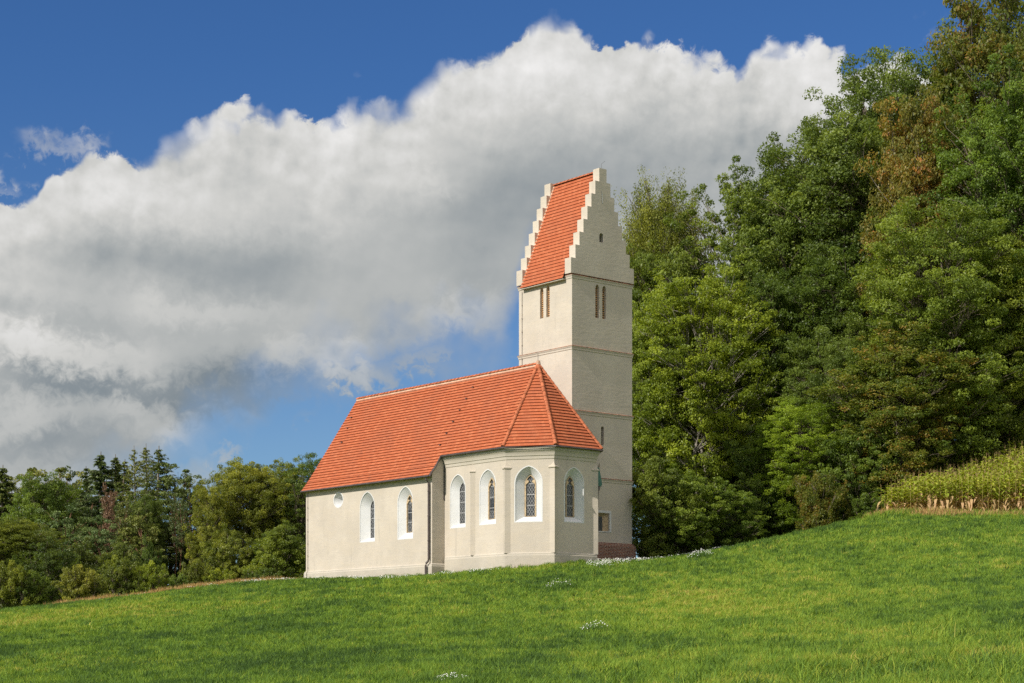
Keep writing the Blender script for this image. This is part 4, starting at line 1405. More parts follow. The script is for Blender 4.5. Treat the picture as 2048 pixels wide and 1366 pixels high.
WL, WR = 'trees of the wood beyond the meadow', 'trees of the wood on the slope behind the tower'
BL = 'bushes along the edge of the meadow'
DK, OL, BG = (1.1, 1.05, .85), (1.75, 1.45, 1.0), (1.2, 1.3, 1.4)
TREES = [
    # ---- far wood on the left
    ('spruce_tree', 'tree', 'spruce', 6, 165, 938, 9.2, 'dark spruce cut by the left edge of the photo', DK, 0.3, WL),
    ('pine_tree', 'tree', 'pine', 46, 172, 936, 7.8, 'olive pine top between the dark spruce and the round green tree', OL, 1.0, WL),
    ('broadleaf_tree', 'tree', 'beech', 86, 150, 950, 8.1, 'round dark green broadleaf tree standing among pines in the far wood', (0.95, 1.05, 0.75), 0.0, WL),
    ('pine_tree', 'tree', 'pine', 112, 176, 934, 7.8, 'olive pine rising just behind the round dark green tree', OL, 2.0, WL),
    ('pine_tree', 'tree', 'pine_low', 146, 174, 938, 5.7, 'dark bushy pine between the round green tree and the pointed spruces', (.95, 1, .9), 2.5, WL),
    ('spruce_tree', 'tree', 'spruce_slim', 172, 168, 938, 8.0, 'slim spruce just before the tallest pointed spruce of the far wood', (0.9, 0.95, 0.9), 1.2, WL),
    ('spruce_tree', 'tree', 'spruce', 202, 166, 912, 9.5, 'tallest pointed dark spruce in the far wood', (.8, .85, .85), 0.0, WL),
    ('spruce_tree', 'tree', 'spruce', 231, 168, 917, 8.0, 'pointed spruce close beside the tallest one, above the reddish pine', (1, 1.0, .8), 2.2, WL),
    ('spruce_tree', 'tree', 'spruce_slim', 250, 163, 924, 7.4, 'narrow dark spruce next to the thin feathery larches', DK, 3.3, WL),
    ('larch_tree', 'tree', 'larch', 268, 160, 901, 5.5, 'first of the thin feathery larches, standing beside the spruces', OL, 0.4, WL),
    ('larch_tree', 'tree', 'larch', 292, 162, 897, 6.9, 'highest of the thin feathery larches in the far wood', OL, 1.9, WL),
    ('larch_tree', 'tree', 'larch', 318, 158, 901, 9.8, 'broad larch with full crown standing at the gap in the far wood', (1.15, 1.1, .95), 3.0, WL),
    ('pine_tree', 'tree', 'pine', 346, 158, 925, 7.4, 'pine with spreading branches leaning over the gap in the far wood', (1.1, 1.1, .95), 4.0, WL),
    ('pine_tree', 'tree', 'pine', 384, 156, 954, 3.2, 'small topped pine next to the yellowish green trees', (1, 1, 0.9), 5.0, WL),
    ('pine_tree', 'tree', 'pine_dead', 226, 148, 966, 1.7, 'dead pine with rust red needles on a bare leaning trunk', (0.9, 1.1, 1.1), 0.0, WL),
    ('pine_tree', 'tree', 'pine_bare', 247, 150, 1000, 2.4, 'bare stemmed pine with small crown just behind the rust red dead pine', (1.1, 1, .8), 0.6, WL),
    ('pine_tree', 'tree', 'pine_low', 135, 141, 1008, 6.2, 'blue green pine with layered boughs below the round green tree', BG, 0.0, WL),
    ('pine_tree', 'tree', 'pine_low', 204, 139, 1033, 4.9, 'blue green pine in front of the bare trunks of the red pine', BG, 1.6, WL),
    ('pine_tree', 'tree', 'pine_low', 104, 135, 1066, 4.9, 'low dark pine above the yellow bush', (.8, 1, 1.1), 2.6, WL),
    ('pine_tree', 'tree', 'pine_low', 276, 146, 1012, 5.1, 'yellowish pine with cloudlike crown under the larches', (1.45, 1.3, .9), 3.9, WL),
    ('pine_tree', 'tree', 'pine_low', 178, 152, 985, 6.8, 'grey green pine filling the middle of the far wood under the tallest spruce', (.95, 1, 1), 5.2, WL),
    ('broadleaf_tree', 'tree', 'under', 160, 130, 1075, 5.5, 'drooping dull green tree at the foot of the pines', (.9, .85, .7), 0.0, WL),
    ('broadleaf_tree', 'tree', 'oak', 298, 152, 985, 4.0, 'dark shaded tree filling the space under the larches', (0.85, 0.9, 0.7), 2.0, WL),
    ('broadleaf_tree', 'tree', 'under', 250, 134, 1075, 5.3, 'olive tree at the foot of the bare pine trunks', (1.0, .95, .75), 1.0, WL),
    ('broadleaf_tree', 'tree', 'under', 298, 138, 1070, 2.6, 'dark low tree left of the bright gap in the wood', (0.7, 0.8, 0.7), 3.0, WL),
    ('pine_tree', 'tree', 'pine_bare', 352, 152, 985, 1.6, 'thin red stemmed pine standing in the bright gap of the wood', (.9, .9, .8), 3.0, WL),
    ('pine_tree', 'tree', 'pine_bare', 364, 150, 1000, 1.5, 'second thin stem in the bright gap, darker and straight', (.8, .85, .8), 4.4, WL),
    ('broadleaf_tree', 'tree', 'beech', 428, 146, 960, 4.0, 'yellowish green tree just right of the bright gap', (1.7, 1.4, 0.9), 4.0, WL),
    ('broadleaf_tree', 'tree', 'oak', 495, 150, 914, 8.6, 'largest olive tinged tree with domed crown in the far wood', (1.65, 1.35, 0.9), 0.0, WL),
    ('broadleaf_tree', 'tree', 'oak_open', 558, 152, 918, 6.2, 'loose crowned tree with sky showing through beside the nave', (1.35, 1.25, 0.9), 1.0, WL),
    ('broadleaf_tree', 'tree', 'maple', 600, 150, 930, 6.5, 'airy dark green tree right against the end of the nave', (.9, .95, .8), 2.0, WL),
    ('broadleaf_tree', 'tree', 'oak_open', 642, 156, 905, 7.6, 'dark tree top showing above the low end of the nave roof', (.7, .8, .7), 3.0, WL),
    ('broadleaf_tree', 'tree', 'under', 470, 132, 1050, 4.6, 'low olive tree under the domed tree', (1.3, 1.15, 0.8), 2.0, WL),
    ('broadleaf_tree', 'tree', 'under', 575, 126, 1040, 6.0, 'low bright green tree beside the nave wall', (1.25, 1.2, .8), 0.6, WL),
    ('broadleaf_tree', 'tree', 'under', 520, 134, 1070, 5.3, 'low dark tree with thin trunk in the shade beside the nave', (.8, .85, .7), 4.0, WL),
    ('broadleaf_tree', 'tree', 'oak', 18, 128, 1030, 8.5, 'big olive green bushy tree at the left edge of the meadow', (1.15, 1.05, .75), 1.0, WL),
    ('broadleaf_tree', 'tree', 'under', 75, 122, 1075, 5.0, 'dark bushy tree beside the big olive one at the meadow edge', (.75, .8, .65), 5.0, WL),
    # ---- bushes along the left edge
    ('bush', 'bush', 'shrub', 12, 113, 1120, 3.4, 'olive green bush in the lower left corner of the wood', (1.3, 1.15, .75), 0.0, BL),
    ('bush', 'bush', 'shrub', 75, 114, 1140, 3.0, 'dark green bush left of the yellow bush', (.9, .95, .7), 1.2, BL),
    ('bush', 'bush', 'shrub', 160, 112, 1128, 3.2, 'yellow leaved bush at the meadow edge', (1.75, 1.38, 1.2), 0.5, BL),
    ('bush', 'bush', 'shrub', 200, 114, 1150, 2.6, 'yellowish green bush close to the yellow one', (1.35, 1.2, 0.9), 2.0, BL),
    ('bush', 'bush', 'shrub', 243, 117, 1112, 3.4, 'grey green bush between the yellow bush and the light green one', (1.25, 1.15, .9), 3.0, BL),
    ('bush', 'bush', 'shrub', 296, 117, 1122, 2.6, 'light green round bush on a short stem', (1.75, 1.6, .9), 4.0, BL),
    ('bush', 'bush', 'shrub', 348, 119, 1146, 2.2, 'small grey green bush under the bright gap of the wood', (1.1, 1.15, 1.0), 5.0, BL),
    ('bush', 'bush', 'shrub', 400, 121, 1118, 2.8, 'olive bush right of the bright gap above the dry grass', (1.2, 1.05, .7), 0.9, BL),
    ('bush', 'bush', 'shrub', 452, 121, 1136, 2.6, 'bright green low bush above the dry grass', (1.8, 1.6, .8), 1.8, BL),
    ('bush', 'bush', 'shrub', 535, 122, 1134, 3.0, 'low dark bush near the corner of the nave', (.8, .85, .6), 2.8, BL),
    # ---- the wood on the right
    ('birch_tree', 'tree', 'birch', 1312, 134, 356, 9.0, 'tall olive birch with drooping twigs right behind the tower', (1.5, 1.25, 1.0), 0.0, WR),
    ('maple_tree', 'tree', 'maple', 1468, 130, 352, 10.5, 'slender airy tree with thin top twigs against the grey cloud', (1.15, 1.15, 0.9), 0.5, WR),
    ('broadleaf_tree', 'tree', 'stems', 1405, 117, 525, 10.3, 'bright green tree with pale leaning stems in the front of the wood', (1.75, 1.65, .8), 0.2, WR),
    ('broadleaf_tree', 'tree', 'stems', 1325, 121, 610, 7.2, 'light green tree standing close to the tower side', (1.4, 1.4, .8), 2.6, WR),
    ('broadleaf_tree', 'tree', 'beech', 1450, 126, 560, 9.5, 'mid green tree filling the wood behind the bright stems', (1.0, 1.05, .75), 1.6, WR),
    ('broadleaf_tree', 'tree', 'beech', 1365, 130, 480, 9.5, 'mid green tree below the drooping birch', (1.1, 1.1, .8), 3.7, WR),
    ('oak_tree', 'tree', 'oak', 1690, 124, 222, 15.5, 'huge dark green oak in the middle of the wood', (1.05, 1.08, 1.0), 0.0, WR),
    ('oak_tree', 'tree', 'oak_open', 1832, 130, 66, 15.5, 'highest dark oak standing against the blue sky', (0.95, 1.0, 0.9), 1.2, WR),
    ('oak_tree', 'tree', 'oak', 1600, 128, 330, 11.0, 'dark oak standing below and beside the huge one', (1.0, 1.05, 0.85), 2.4, WR),
    ('broadleaf_tree', 'tree', 'rusty', 1975, 124, -45, 13.0, 'tall brownish olive tree reaching the top edge of the photo', (0.82, 0.92, 0.85), 0.8, WR),
    ('broadleaf_tree', 'tree', 'rusty', 1830, 117, 200, 8.0, 'tree with orange brown leaves in the upper wood', (1.25, 1.08, 1.05), 0.3, WR),
    ('broadleaf_tree', 'tree', 'oak', 2050, 114, 150, 12.0, 'tall deep green tree at the right edge of the photo', (0.95, 1.1, 0.8), 3.2, WR),
    ('broadleaf_tree', 'tree', 'tiered', 1890, 111, 410, 11.8, 'light green tree with flat layered branches above the maize', (1.2, 1.22, 0.85), 0.4, WR),
    ('broadleaf_tree', 'tree', 'tiered', 2010, 112, 470, 9.5, 'yellow green tree with flat branches at the right edge above the maize', (1.35, 1.25, 0.8), 2.0, WR),
    ('broadleaf_tree', 'tree', 'rusty', 1795, 109, 655, 9.0, 'olive tree with yellowish brown tips left of the maize', (0.95, 1.12, 0.9), 1.5, WR),
    ('broadleaf_tree', 'tree', 'beech', 1890, 113, 740, 8.2, 'olive green tree directly above the maize', (1.2, 1.15, 0.9), 4.0, WR),
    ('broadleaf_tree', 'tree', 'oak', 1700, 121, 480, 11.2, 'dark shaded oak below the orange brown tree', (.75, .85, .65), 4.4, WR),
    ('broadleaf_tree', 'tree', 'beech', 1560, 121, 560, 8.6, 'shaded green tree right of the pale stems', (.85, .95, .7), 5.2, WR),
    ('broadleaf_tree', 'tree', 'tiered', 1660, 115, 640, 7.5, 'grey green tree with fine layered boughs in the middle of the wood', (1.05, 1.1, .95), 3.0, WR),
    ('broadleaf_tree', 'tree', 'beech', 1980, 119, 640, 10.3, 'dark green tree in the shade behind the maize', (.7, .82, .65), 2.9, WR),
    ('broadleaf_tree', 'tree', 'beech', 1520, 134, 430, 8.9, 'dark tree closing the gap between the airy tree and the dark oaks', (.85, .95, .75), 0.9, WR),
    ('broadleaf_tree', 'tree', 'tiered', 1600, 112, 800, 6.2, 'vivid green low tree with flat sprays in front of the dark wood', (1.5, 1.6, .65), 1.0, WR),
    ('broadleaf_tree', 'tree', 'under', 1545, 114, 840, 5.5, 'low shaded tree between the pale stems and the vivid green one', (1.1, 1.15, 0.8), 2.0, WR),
    ('broadleaf_tree', 'tree', 'under', 1322, 104.0, 900, 5.3, 'bushy green tree beside the foot of the tower', (1.2, 1.15, 0.85), 0.7, WR),
    ('broadleaf_tree', 'tree', 'under', 1375, 105.2, 930, 5.5, 'leafy green tree in the front row under the pale stems', (1.2, 1.25, 0.8), 2.3, WR),
    ('broadleaf_tree', 'tree', 'under', 1445, 107.4, 965, 5.0, 'low green tree in the front row before the leaning trunks', (1.0, 1.1, 0.7), 3.6, WR),
    ('broadleaf_tree', 'tree', 'under', 1510, 113, 1000, 4.3, 'dark low tree next to the yellow brown bush', (.7, .8, .55), 5.0, WR),
    ('broadleaf_tree', 'tree', 'under', 1735, 109, 830, 5.5, 'dark green low tree between the yellow brown bush and the maize', (.85, .95, .65), 1.5, WR),
    ('bush', 'bush', 'shrub_arch', 1642, 107.5, 945, 4.7, 'large yellow brown arching bush before the dark wood', (.95, 1.0, .75), 0.0, BL),
    ('bush', 'bush', 'shrub', 1745, 106, 985, 2.4, 'small green bush at the corner of the maize field', (1.0, 1.1, .7), 2.0, BL),
    ('bush', 'bush', 'shrub', 1715, 106, 1030, 1.8, 'tiny green bush between the yellow brown bush and the field corner', (1.1, 1.25, .85), 4.0, BL),
    ('bush', 'bush', 'shrub', 1300, 104.5, 1050, 1.8, 'low brownish bush at the brick foot of the tower', (1.1, 0.95, 0.7), 3.3, BL),
    # ---- second row, closing the wood behind
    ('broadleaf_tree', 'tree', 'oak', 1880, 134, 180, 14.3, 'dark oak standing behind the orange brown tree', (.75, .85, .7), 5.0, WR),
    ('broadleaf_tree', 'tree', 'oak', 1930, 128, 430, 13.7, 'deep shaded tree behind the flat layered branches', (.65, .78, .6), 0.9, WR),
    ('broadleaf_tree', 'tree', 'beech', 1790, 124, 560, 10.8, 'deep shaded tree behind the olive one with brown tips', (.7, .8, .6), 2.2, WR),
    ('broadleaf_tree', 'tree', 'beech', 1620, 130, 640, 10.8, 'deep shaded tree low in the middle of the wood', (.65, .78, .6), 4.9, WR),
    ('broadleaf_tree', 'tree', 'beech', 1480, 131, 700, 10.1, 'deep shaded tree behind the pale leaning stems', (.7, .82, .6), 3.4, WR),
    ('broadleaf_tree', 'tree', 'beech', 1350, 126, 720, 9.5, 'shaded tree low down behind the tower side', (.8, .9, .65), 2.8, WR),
]
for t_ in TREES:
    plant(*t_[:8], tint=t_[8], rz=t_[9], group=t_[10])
# ---------------------------------------------------------------- grass, dry verge, flowers, maize
rng = np.random.default_rng(77)


def blade_mat(name, stops, trans=0.3):
    m_, N, out = material(name)
    t = N.node('ShaderNodeAttribute', attribute_name='tint').outputs['Fac']
    c = N.ramp(t, stops)
    b = N.node('ShaderNodeBsdfPrincipled')
    N.put(b.inputs['Base Color'], c)
    b.inputs['Roughness'].default_value = 0.6
    b.inputs['Specular IOR Level'].default_value = 0.15
    tr = N.node('ShaderNodeBsdfTranslucent')
    N.put(tr.inputs[0], N.mix(1.0, c, (1.4, 1.35, 0.6), 'MULTIPLY'))
    mx = N.node('ShaderNodeMixShader')
    mx.inputs[0].default_value = trans
    N.put(mx.inputs[1], b.outputs[0])
    N.put(mx.inputs[2], tr.outputs[0])
    N.put(out.inputs[0], mx.outputs[0])
    return m_


m_grass = blade_mat('grass_blades', [(0.0, (0.050, 0.098, 0.025)), (0.2, (0.094, 0.172, 0.030)), (0.45, (0.164, 0.268, 0.034)), (0.68, (0.235, 0.335, 0.040)), (0.86, (0.345, 0.380, 0.050)), (1.0, (0.44, 0.38, 0.10))])
m_dry = blade_mat('dry_grass', [(0.0, (0.26, 0.15, 0.055)), (0.4, (0.42, 0.25, 0.10)), (0.75, (0.50, 0.35, 0.15)), (1.0, (0.22, 0.28, 0.05))], 0.15)
m_petal = simple_mat('white_petals', (0.66, 0.66, 0.62), 0.8, 0.1)


def local_ab(x, y):
    """World to church plan."""
    rx, ry = x - 3.458, y - 100.0
    return -math.sin(THETA) * rx + math.cos(THETA) * ry, math.cos(THETA) * rx + math.sin(THETA) * ry


def under_church(x, y, m_=0.0):
    a, b = local_ab(x, y)
    return ((a > A_C - m_) & (a < A_N + .3 + m_) & (b > NAVE_B - .1 - m_) & (b < NAVE_B2 + m_)) | ((a > -3.72 - m_) & (a < A_C) & (b > CH_B - .1 - m_) & (b < 0.4) & (a - b < 4.85 + 1.0 + m_) & (a + b > -8.35 - m_ * 1.4)) | \
           ((a > -.17 - m_) & (a < TW + .17) & (b > 0) & (b < TW + .17 + m_))


MAIZE = np.array([(21.3, 101.2), (23.5, 99.6), (48, 99.8), (60, 150), (46, 150), (38.5, 131), (30, 117), (24.5, 108)])


def in_poly(px, py, poly):
    c = np.zeros(len(px), bool)
    for i in range(len(poly)):
        (x1, y1), (x2, y2) = poly[i - 1], poly[i]
        hit = ((y1 > py) != (y2 > py)) & (px < (x2 - x1) * (py - y1) / ((y2 - y1) if y2 != y1 else 1e-9) + x1)
        c ^= hit
    return c


def blades(x, y, h, w, tint, lean=0.35, bend=0.5, toward=None):
    """One curved blade (two faces) per root; returns verts, sizes, loops, tint per face."""
    n = len(x)
    z = ground_z(x, y) - 0.015
    a = rng.uniform(0, 2 * np.pi, n)
    s = np.stack((np.cos(a), np.sin(a), np.zeros(n)), 1)
    b = rng.uniform(0, 2 * np.pi, n) if toward is None else toward + rng.normal(0, 0.5, n)
    ln = rng.uniform(0.1, 1, n) * lean
    d = np.stack((np.cos(b) * ln + 0.06, np.sin(b) * ln, np.ones(n)), 1)
    d /= np.linalg.norm(d, axis=1)[:, None]
    root = np.stack((x, y, z), 1)
    mid = root + d * (h * 0.55)[:, None]
    d2 = d.copy()
    d2[:, :2] *= 1 + bend * 3
    d2[:, 2] *= 1 - bend * 0.35
    d2 /= np.linalg.norm(d2, axis=1)[:, None]
    tip = mid + d2 * (h * 0.5)[:, None]
    hw = (w * 0.5)[:, None]
    v = np.stack((root - s * hw, root + s * hw, mid + s * hw * 0.8, mid - s * hw * 0.8, tip), 1).reshape(-1, 3)
    base = (np.arange(n) * 5)[:, None]
    loops = np.concatenate((base + [[0, 1, 2, 3]], base + [[3, 2, 4]]), 1).ravel()
    sizes = np.tile([4, 3], n)
    return v, sizes, loops, np.repeat(tint, 2)


def stuff_mesh(name, parts, mat, label, cat):
    vs, ss, ls, ts, off = [], [], [], [], 0
    for v, s, l, t in parts:
        vs.append(v); ss.append(s); ls.append(l + off); ts.append(t)
        off += len(v)
    me = np_mesh(name, np.concatenate(vs), np.concatenate(ss), np.concatenate(ls), {'tint': np.concatenate(ts)})
    return tag(link(name, me, mat), label, cat, kind='stuff')


def field_points(n, d0, d1, power, umax=0.43):
    """Roots spread over the visible fan of the meadow, thinning with distance."""
    k = rng.uniform(0, 1, n)
    e = 2 - power
    d = (d0 ** e + k * (d1 ** e - d0 ** e)) ** (1 / e)
    u = rng.uniform(-umax, umax, n)
    return u * d, d


def crest(x):
    """Distance at which the mown meadow ends, against x."""
    return np.interp(x, [-60, -29, -27, -22.5, -17, -12.5, 0, 8, 12, 18, 20.5, 22, 30, 50], [96, 101, 104.5, 108, 109.5, 112, 112, 110, 110.5, 110.5, 107, 99.3, 98.6, 98.4])


n_g = 1050000
x, y = field_points(n_g, 20.0, 113.0, 1.50)
keep = (y < crest(x)) & ~under_church(x, y)
x, y = x[keep], y[keep]
mead1 = fbm(x * 0.11, y * 0.05, 3, 4)                     # broad drifts of colour
mead2 = fbm(x * 0.5, y * 0.3, 21, 4)                      # tussocks
mead3 = fbm(x * 2.2, y * 1.6, 33, 3)
clump = np.clip((mead3 - 0.42) * 3.2, 0, 1)
far = np.clip((y - 20) / 80, 0, 1)
tuss = np.clip((fbm(x * 1.7, y * 1.1, 91, 3) - 0.55) * 6, 0, 1)            # darker rank tussocks
thin = np.clip((fbm(x * 0.28, y * 0.16, 14, 4) - 0.53) * 5, 0, 1)            # thin, yellowed turf
tint = 0.47 + 0.85 * (mead1 - 0.5) + 0.50 * (mead2 - 0.5) + 0.60 * (mead3 - 0.5) + rng.normal(0, 0.14, len(x)) - 0.32 * tuss + 0.34 * thin
tint += np.where(rng.uniform(0, 1, len(x)) < 0.04, 0.30, 0)
tall = np.clip((fbm(x * 0.35, y * 0.25, 51, 3) - 0.44) * 4, 0, 1) * np.clip((x + 1) / 7, 0, 1) * np.clip((48 - y) / 22, 0, 1)
h = (0.075 + 0.09 * clump + 0.05 * rng.uniform(0, 1, len(x)) + 0.10 * tuss + 0.26 * tall * rng.uniform(0.4, 1, len(x)) - 0.035 * thin) * (0.85 + 0.4 * far)
w = 0.009 + 0.026 * far + 0.008 * tall
# separate little tufts with their own colour and height give the turf its grain
tn = 84000
tx, ty = field_points(tn, 20.0, 112.0, 1.45)
k = (ty < crest(tx)) & ~under_church(tx, ty, 0.1)
tx, ty = tx[k], ty[k]
tb = 13
ang = rng.uniform(0, 2 * np.pi, len(tx) * tb)
rad = rng.uniform(0, 1, len(ang)) ** 0.7 * np.repeat(0.05 + 0.10 * rng.uniform(0, 1, len(tx)) ** 2 + 0.0008 * ty, tb)
ux, uy = np.repeat(tx, tb) + np.cos(ang) * rad, np.repeat(ty, tb) + np.sin(ang) * rad
big_t = rng.uniform(0, 1, len(tx)) ** 3
ufar = np.repeat(np.clip((ty - 20) / 80, 0, 1), tb)
uh = np.repeat(0.10 + 0.20 * big_t, tb) * rng.uniform(0.55, 1.15, len(ux)) * (0.85 + 0.35 * ufar)
ut = np.repeat(0.42 + 0.85 * (fbm(tx * 0.11, ty * 0.05, 3, 4) - 0.5) + 0.5 * (fbm(tx * 0.5, ty * 0.3, 21, 4) - 0.5) + rng.normal(0, 0.20, len(tx)) - 0.12 * big_t, tb) + rng.normal(0, 0.10, len(ux))
tufts = blades(ux, uy, uh, 0.010 + 0.022 * ufar, np.clip(ut, 0, 1), 0.8, 0.7, ang)
cn = 900                                                   # coarse long tussocks, mostly low on the right
cy0 = 19.5 + rng.uniform(0, 1, cn) ** 1.4 * 24
cx0 = rng.uniform(-0.12, 0.32, cn) * cy0
kk = rng.uniform(0, 1, cn) < np.clip((cx0 / cy0 - 0.03) / 0.22, 0.04, 1) * np.clip((45 - cy0) / 14, 0.1, 1)
cx0, cy0 = cx0[kk], cy0[kk]
per_ = 50
lx = np.repeat(cx0, per_) + rng.normal(0, 0.16, len(cx0) * per_)
ly = np.repeat(cy0, per_) + rng.normal(0, 0.16, len(cx0) * per_)
lh = np.repeat(rng.uniform(0.24, 0.56, len(cx0)), per_) * rng.uniform(0.5, 1.1, len(lx))
lt = np.clip(np.repeat(rng.uniform(0.05, 0.7, len(cx0)), per_) + rng.normal(0, 0.16, len(lx)), 0, 1)
long_blades = blades(lx, ly, lh, np.full(len(lx), 0.016), lt, 0.9, 0.8)
stuff_mesh('grass', [long_blades, tufts, blades(x, y, h, w, np.clip(tint, 0, 1), 0.55, 0.55)], m_grass, 'short green meadow grass with darker and yellower drifts', 'grass')

# dry uncut strip: along the upper left edge, beside the nave, and before the maize
px_, py_ = [], []
for x0, x1, n, t0, t1 in ((-27.5, -9.5, 26000, -1.6, 1.9),):
    a = rng.uniform(x0, x1, n)
    px_.append(a); py_.append(crest(a) - 0.3 + rng.uniform(t0, t1, n) + 1.5 * (fbm(a * 0.4, a * 0 + 3, 8, 3) - 0.5))
a = rng.uniform(20.6, 46, 13000)
edge = np.interp(a, [20, 21.3, 23.5, 46], [103, 101.0, 99.4, 99.4])
px_.append(a); py_.append(edge + 0.3 - np.abs(rng.normal(0, 0.55, len(a))) - 2.2 * (fbm(a * 0.5, a * 0, 9, 3) - 0.25))
x, y = np.concatenate(px_), np.concatenate(py_)
k = ~under_church(x, y, 0.05)
x, y = x[k], y[k]
stuff_mesh('dry_grass', [blades(x, y, rng.uniform(0.16, 0.55, len(x)) * (0.45 + 0.9 * fbm(x * .8, y * .8, 4, 2)), np.full(len(x), 0.030), np.clip(rng.normal(0.5, 0.25, len(x)), 0, 1), 0.35, 0.3)], m_dry,
           'dry brownish uncut grass along the meadow edge and before the maize', 'grass')


a = rng.uniform(20.4, 46, 9000)
edge = np.interp(a, [20, 21.3, 23.5, 46], [103, 101.0, 99.4, 99.4])
ry = edge - 0.3 - np.abs(rng.normal(0, 0.8, len(a)))
rag = fbm(a * 0.9, ry * 1.4, 17, 3)
k = rag > 0.46
fray = blades(a[k], ry[k], rng.uniform(0.18, 0.5, k.sum()) * (0.5 + rag[k]), np.full(k.sum(), 0.034), np.clip(rng.normal(0.5, 0.2, k.sum()), 0, 1), 0.5, 0.4)
stuff_mesh('edge_grass', [fray], m_grass, 'ragged green grass growing through the dry edge before the maize', 'grass')

# longer weeds hugging the walls
a = rng.uniform(0, 1, 9000)
line = [(A_N + 0.6, NAVE_B - 0.25), (A_C + 0.1, NAVE_B - 0.25), (A_C + 0.0, CH_B - 0.25), (E1[0], CH_B - 0.25), (E2[0] + .1, E2[1] + .05), (E2[0] + 0.05, E3[1]), (-0.35, 1.0), (-0.35, 5.0)]
seg = np.array(line)
cum = np.concatenate(([0], np.cumsum(np.hypot(*np.diff(seg, axis=0).T))))
aa, bb_ = np.interp(a * cum[-1], cum, seg[:, 0]), np.interp(a * cum[-1], cum, seg[:, 1])
aa += rng.normal(0, 0.16, len(a)); bb_ += rng.normal(0, 0.16, len(a))
x = 3.458 - math.sin(THETA) * aa + math.cos(THETA) * bb_
y = 100 + math.cos(THETA) * aa + math.sin(THETA) * bb_
k = ~under_church(x, y)
x, y = x[k], y[k]
wd = fbm(x * 1.3, y * 1.3, 61, 3)
stuff_mesh('wall_grass', [blades(x, y, 0.10 + 0.5 * np.clip(wd - 0.42, 0, 1) + 0.08 * rng.uniform(0, 1, len(x)), np.full(len(x), 0.026), np.clip(0.35 + rng.normal(0, 0.2, len(x)), 0, 1), 0.4, 0.4)], m_grass,
           'longer grass and weeds growing along the foot of the church walls', 'grass')


def flower_heads(x, y, h, r):
    """Small tilted white discs on the ends of stalks."""
    n = len(x)
    z = ground_z(x, y) + h
    c = np.stack((x, y, z), 1)
    nr = rng.normal(0, 0.35, (n, 3)) + np.array([-0.35, -0.55, 0.8])
    nr /= np.linalg.norm(nr, axis=1)[:, None]
    t = np.cross(nr, rng.normal(0, 1, (n, 3))); t /= np.linalg.norm(t, axis=1)[:, None]
    s = np.cross(nr, t)
    th = np.arange(6) * np.pi / 3
    v = c[:, None, :] + r[:, None, None] * (np.cos(th)[None, :, None] * t[:, None, :] + np.sin(th)[None, :, None] * s[:, None, :])
    return v.reshape(-1, 3), np.full(n, 6), np.arange(n * 6), np.full(n, 0.5)


# white flowers: in a belt before the church and thinly along the upper edge
fx, fy = [], []
def belt(pts, n, wid, thresh, seed):
    p = np.array(pts)
    cu = np.concatenate(([0], np.cumsum(np.hypot(*np.diff(p, axis=0).T))))
    q = rng.uniform(0, cu[-1], n)
    xx = np.interp(q, cu, p[:, 0]) + rng.normal(0, wid, n) * 0.5
    yy = np.interp(q, cu, p[:, 1]) + rng.normal(0, wid, n)
    k_ = (fbm(xx * 1.1, yy * 0.7, seed, 3) > thresh) & ~under_church(xx, yy, 0.05)
    fx.append(xx[k_]); fy.append(yy[k_])
belt([(4.2, 92.9), (6.0, 95.5), (8.2, 99.5), (10.3, 102.5), (12.6, 106.5)], 2400, 0.95, 0.44, 71)
belt([(-12.6, 106.8), (-9, 101.8), (-5.2, 97.0), (-1.0, 93.6)], 900, 0.55, 0.50, 72)
belt([(-27, 103.4), (-22.3, 106.5), (-17, 107.5), (-13.4, 108)], 520, 0.7, 0.52, 73)
belt([(-16.5, 106.8), (-13.6, 107.5)], 380, 0.5, 0.47, 75)
belt([(12.6, 107.5), (17.5, 110)], 160, 0.4, 0.48, 74)
x, y = np.concatenate(fx), np.concatenate(fy)
hh = rng.uniform(0.10, 0.27, len(x))
v1, s1, l1, t1 = blades(np.repeat(x, 3) + rng.normal(0, .05, len(x) * 3), np.repeat(y, 3) + rng.normal(0, .05, len(x) * 3), np.repeat(hh, 3) * rng.uniform(.6, 1, len(x) * 3), np.full(len(x) * 3, 0.026), np.clip(rng.normal(0.22, 0.15, len(x) * 3), 0, 1), 0.4, 0.3)
v2, s2, l2, t2 = flower_heads(x, y, hh, rng.uniform(0.012, 0.026, len(x)))
me = np_mesh('white_flowers', np.concatenate((v1, v2)), np.concatenate((s1, s2)), np.concatenate((l1, l2 + len(v1))), {'tint': np.concatenate((t1, t2))}, np.concatenate((np.zeros(len(s1)), np.ones(len(s2)))))
tag(link('white_flowers', me, [m_grass, m_petal]), 'white wild flowers scattered in belts along the top of the meadow', 'flowers', kind='stuff')


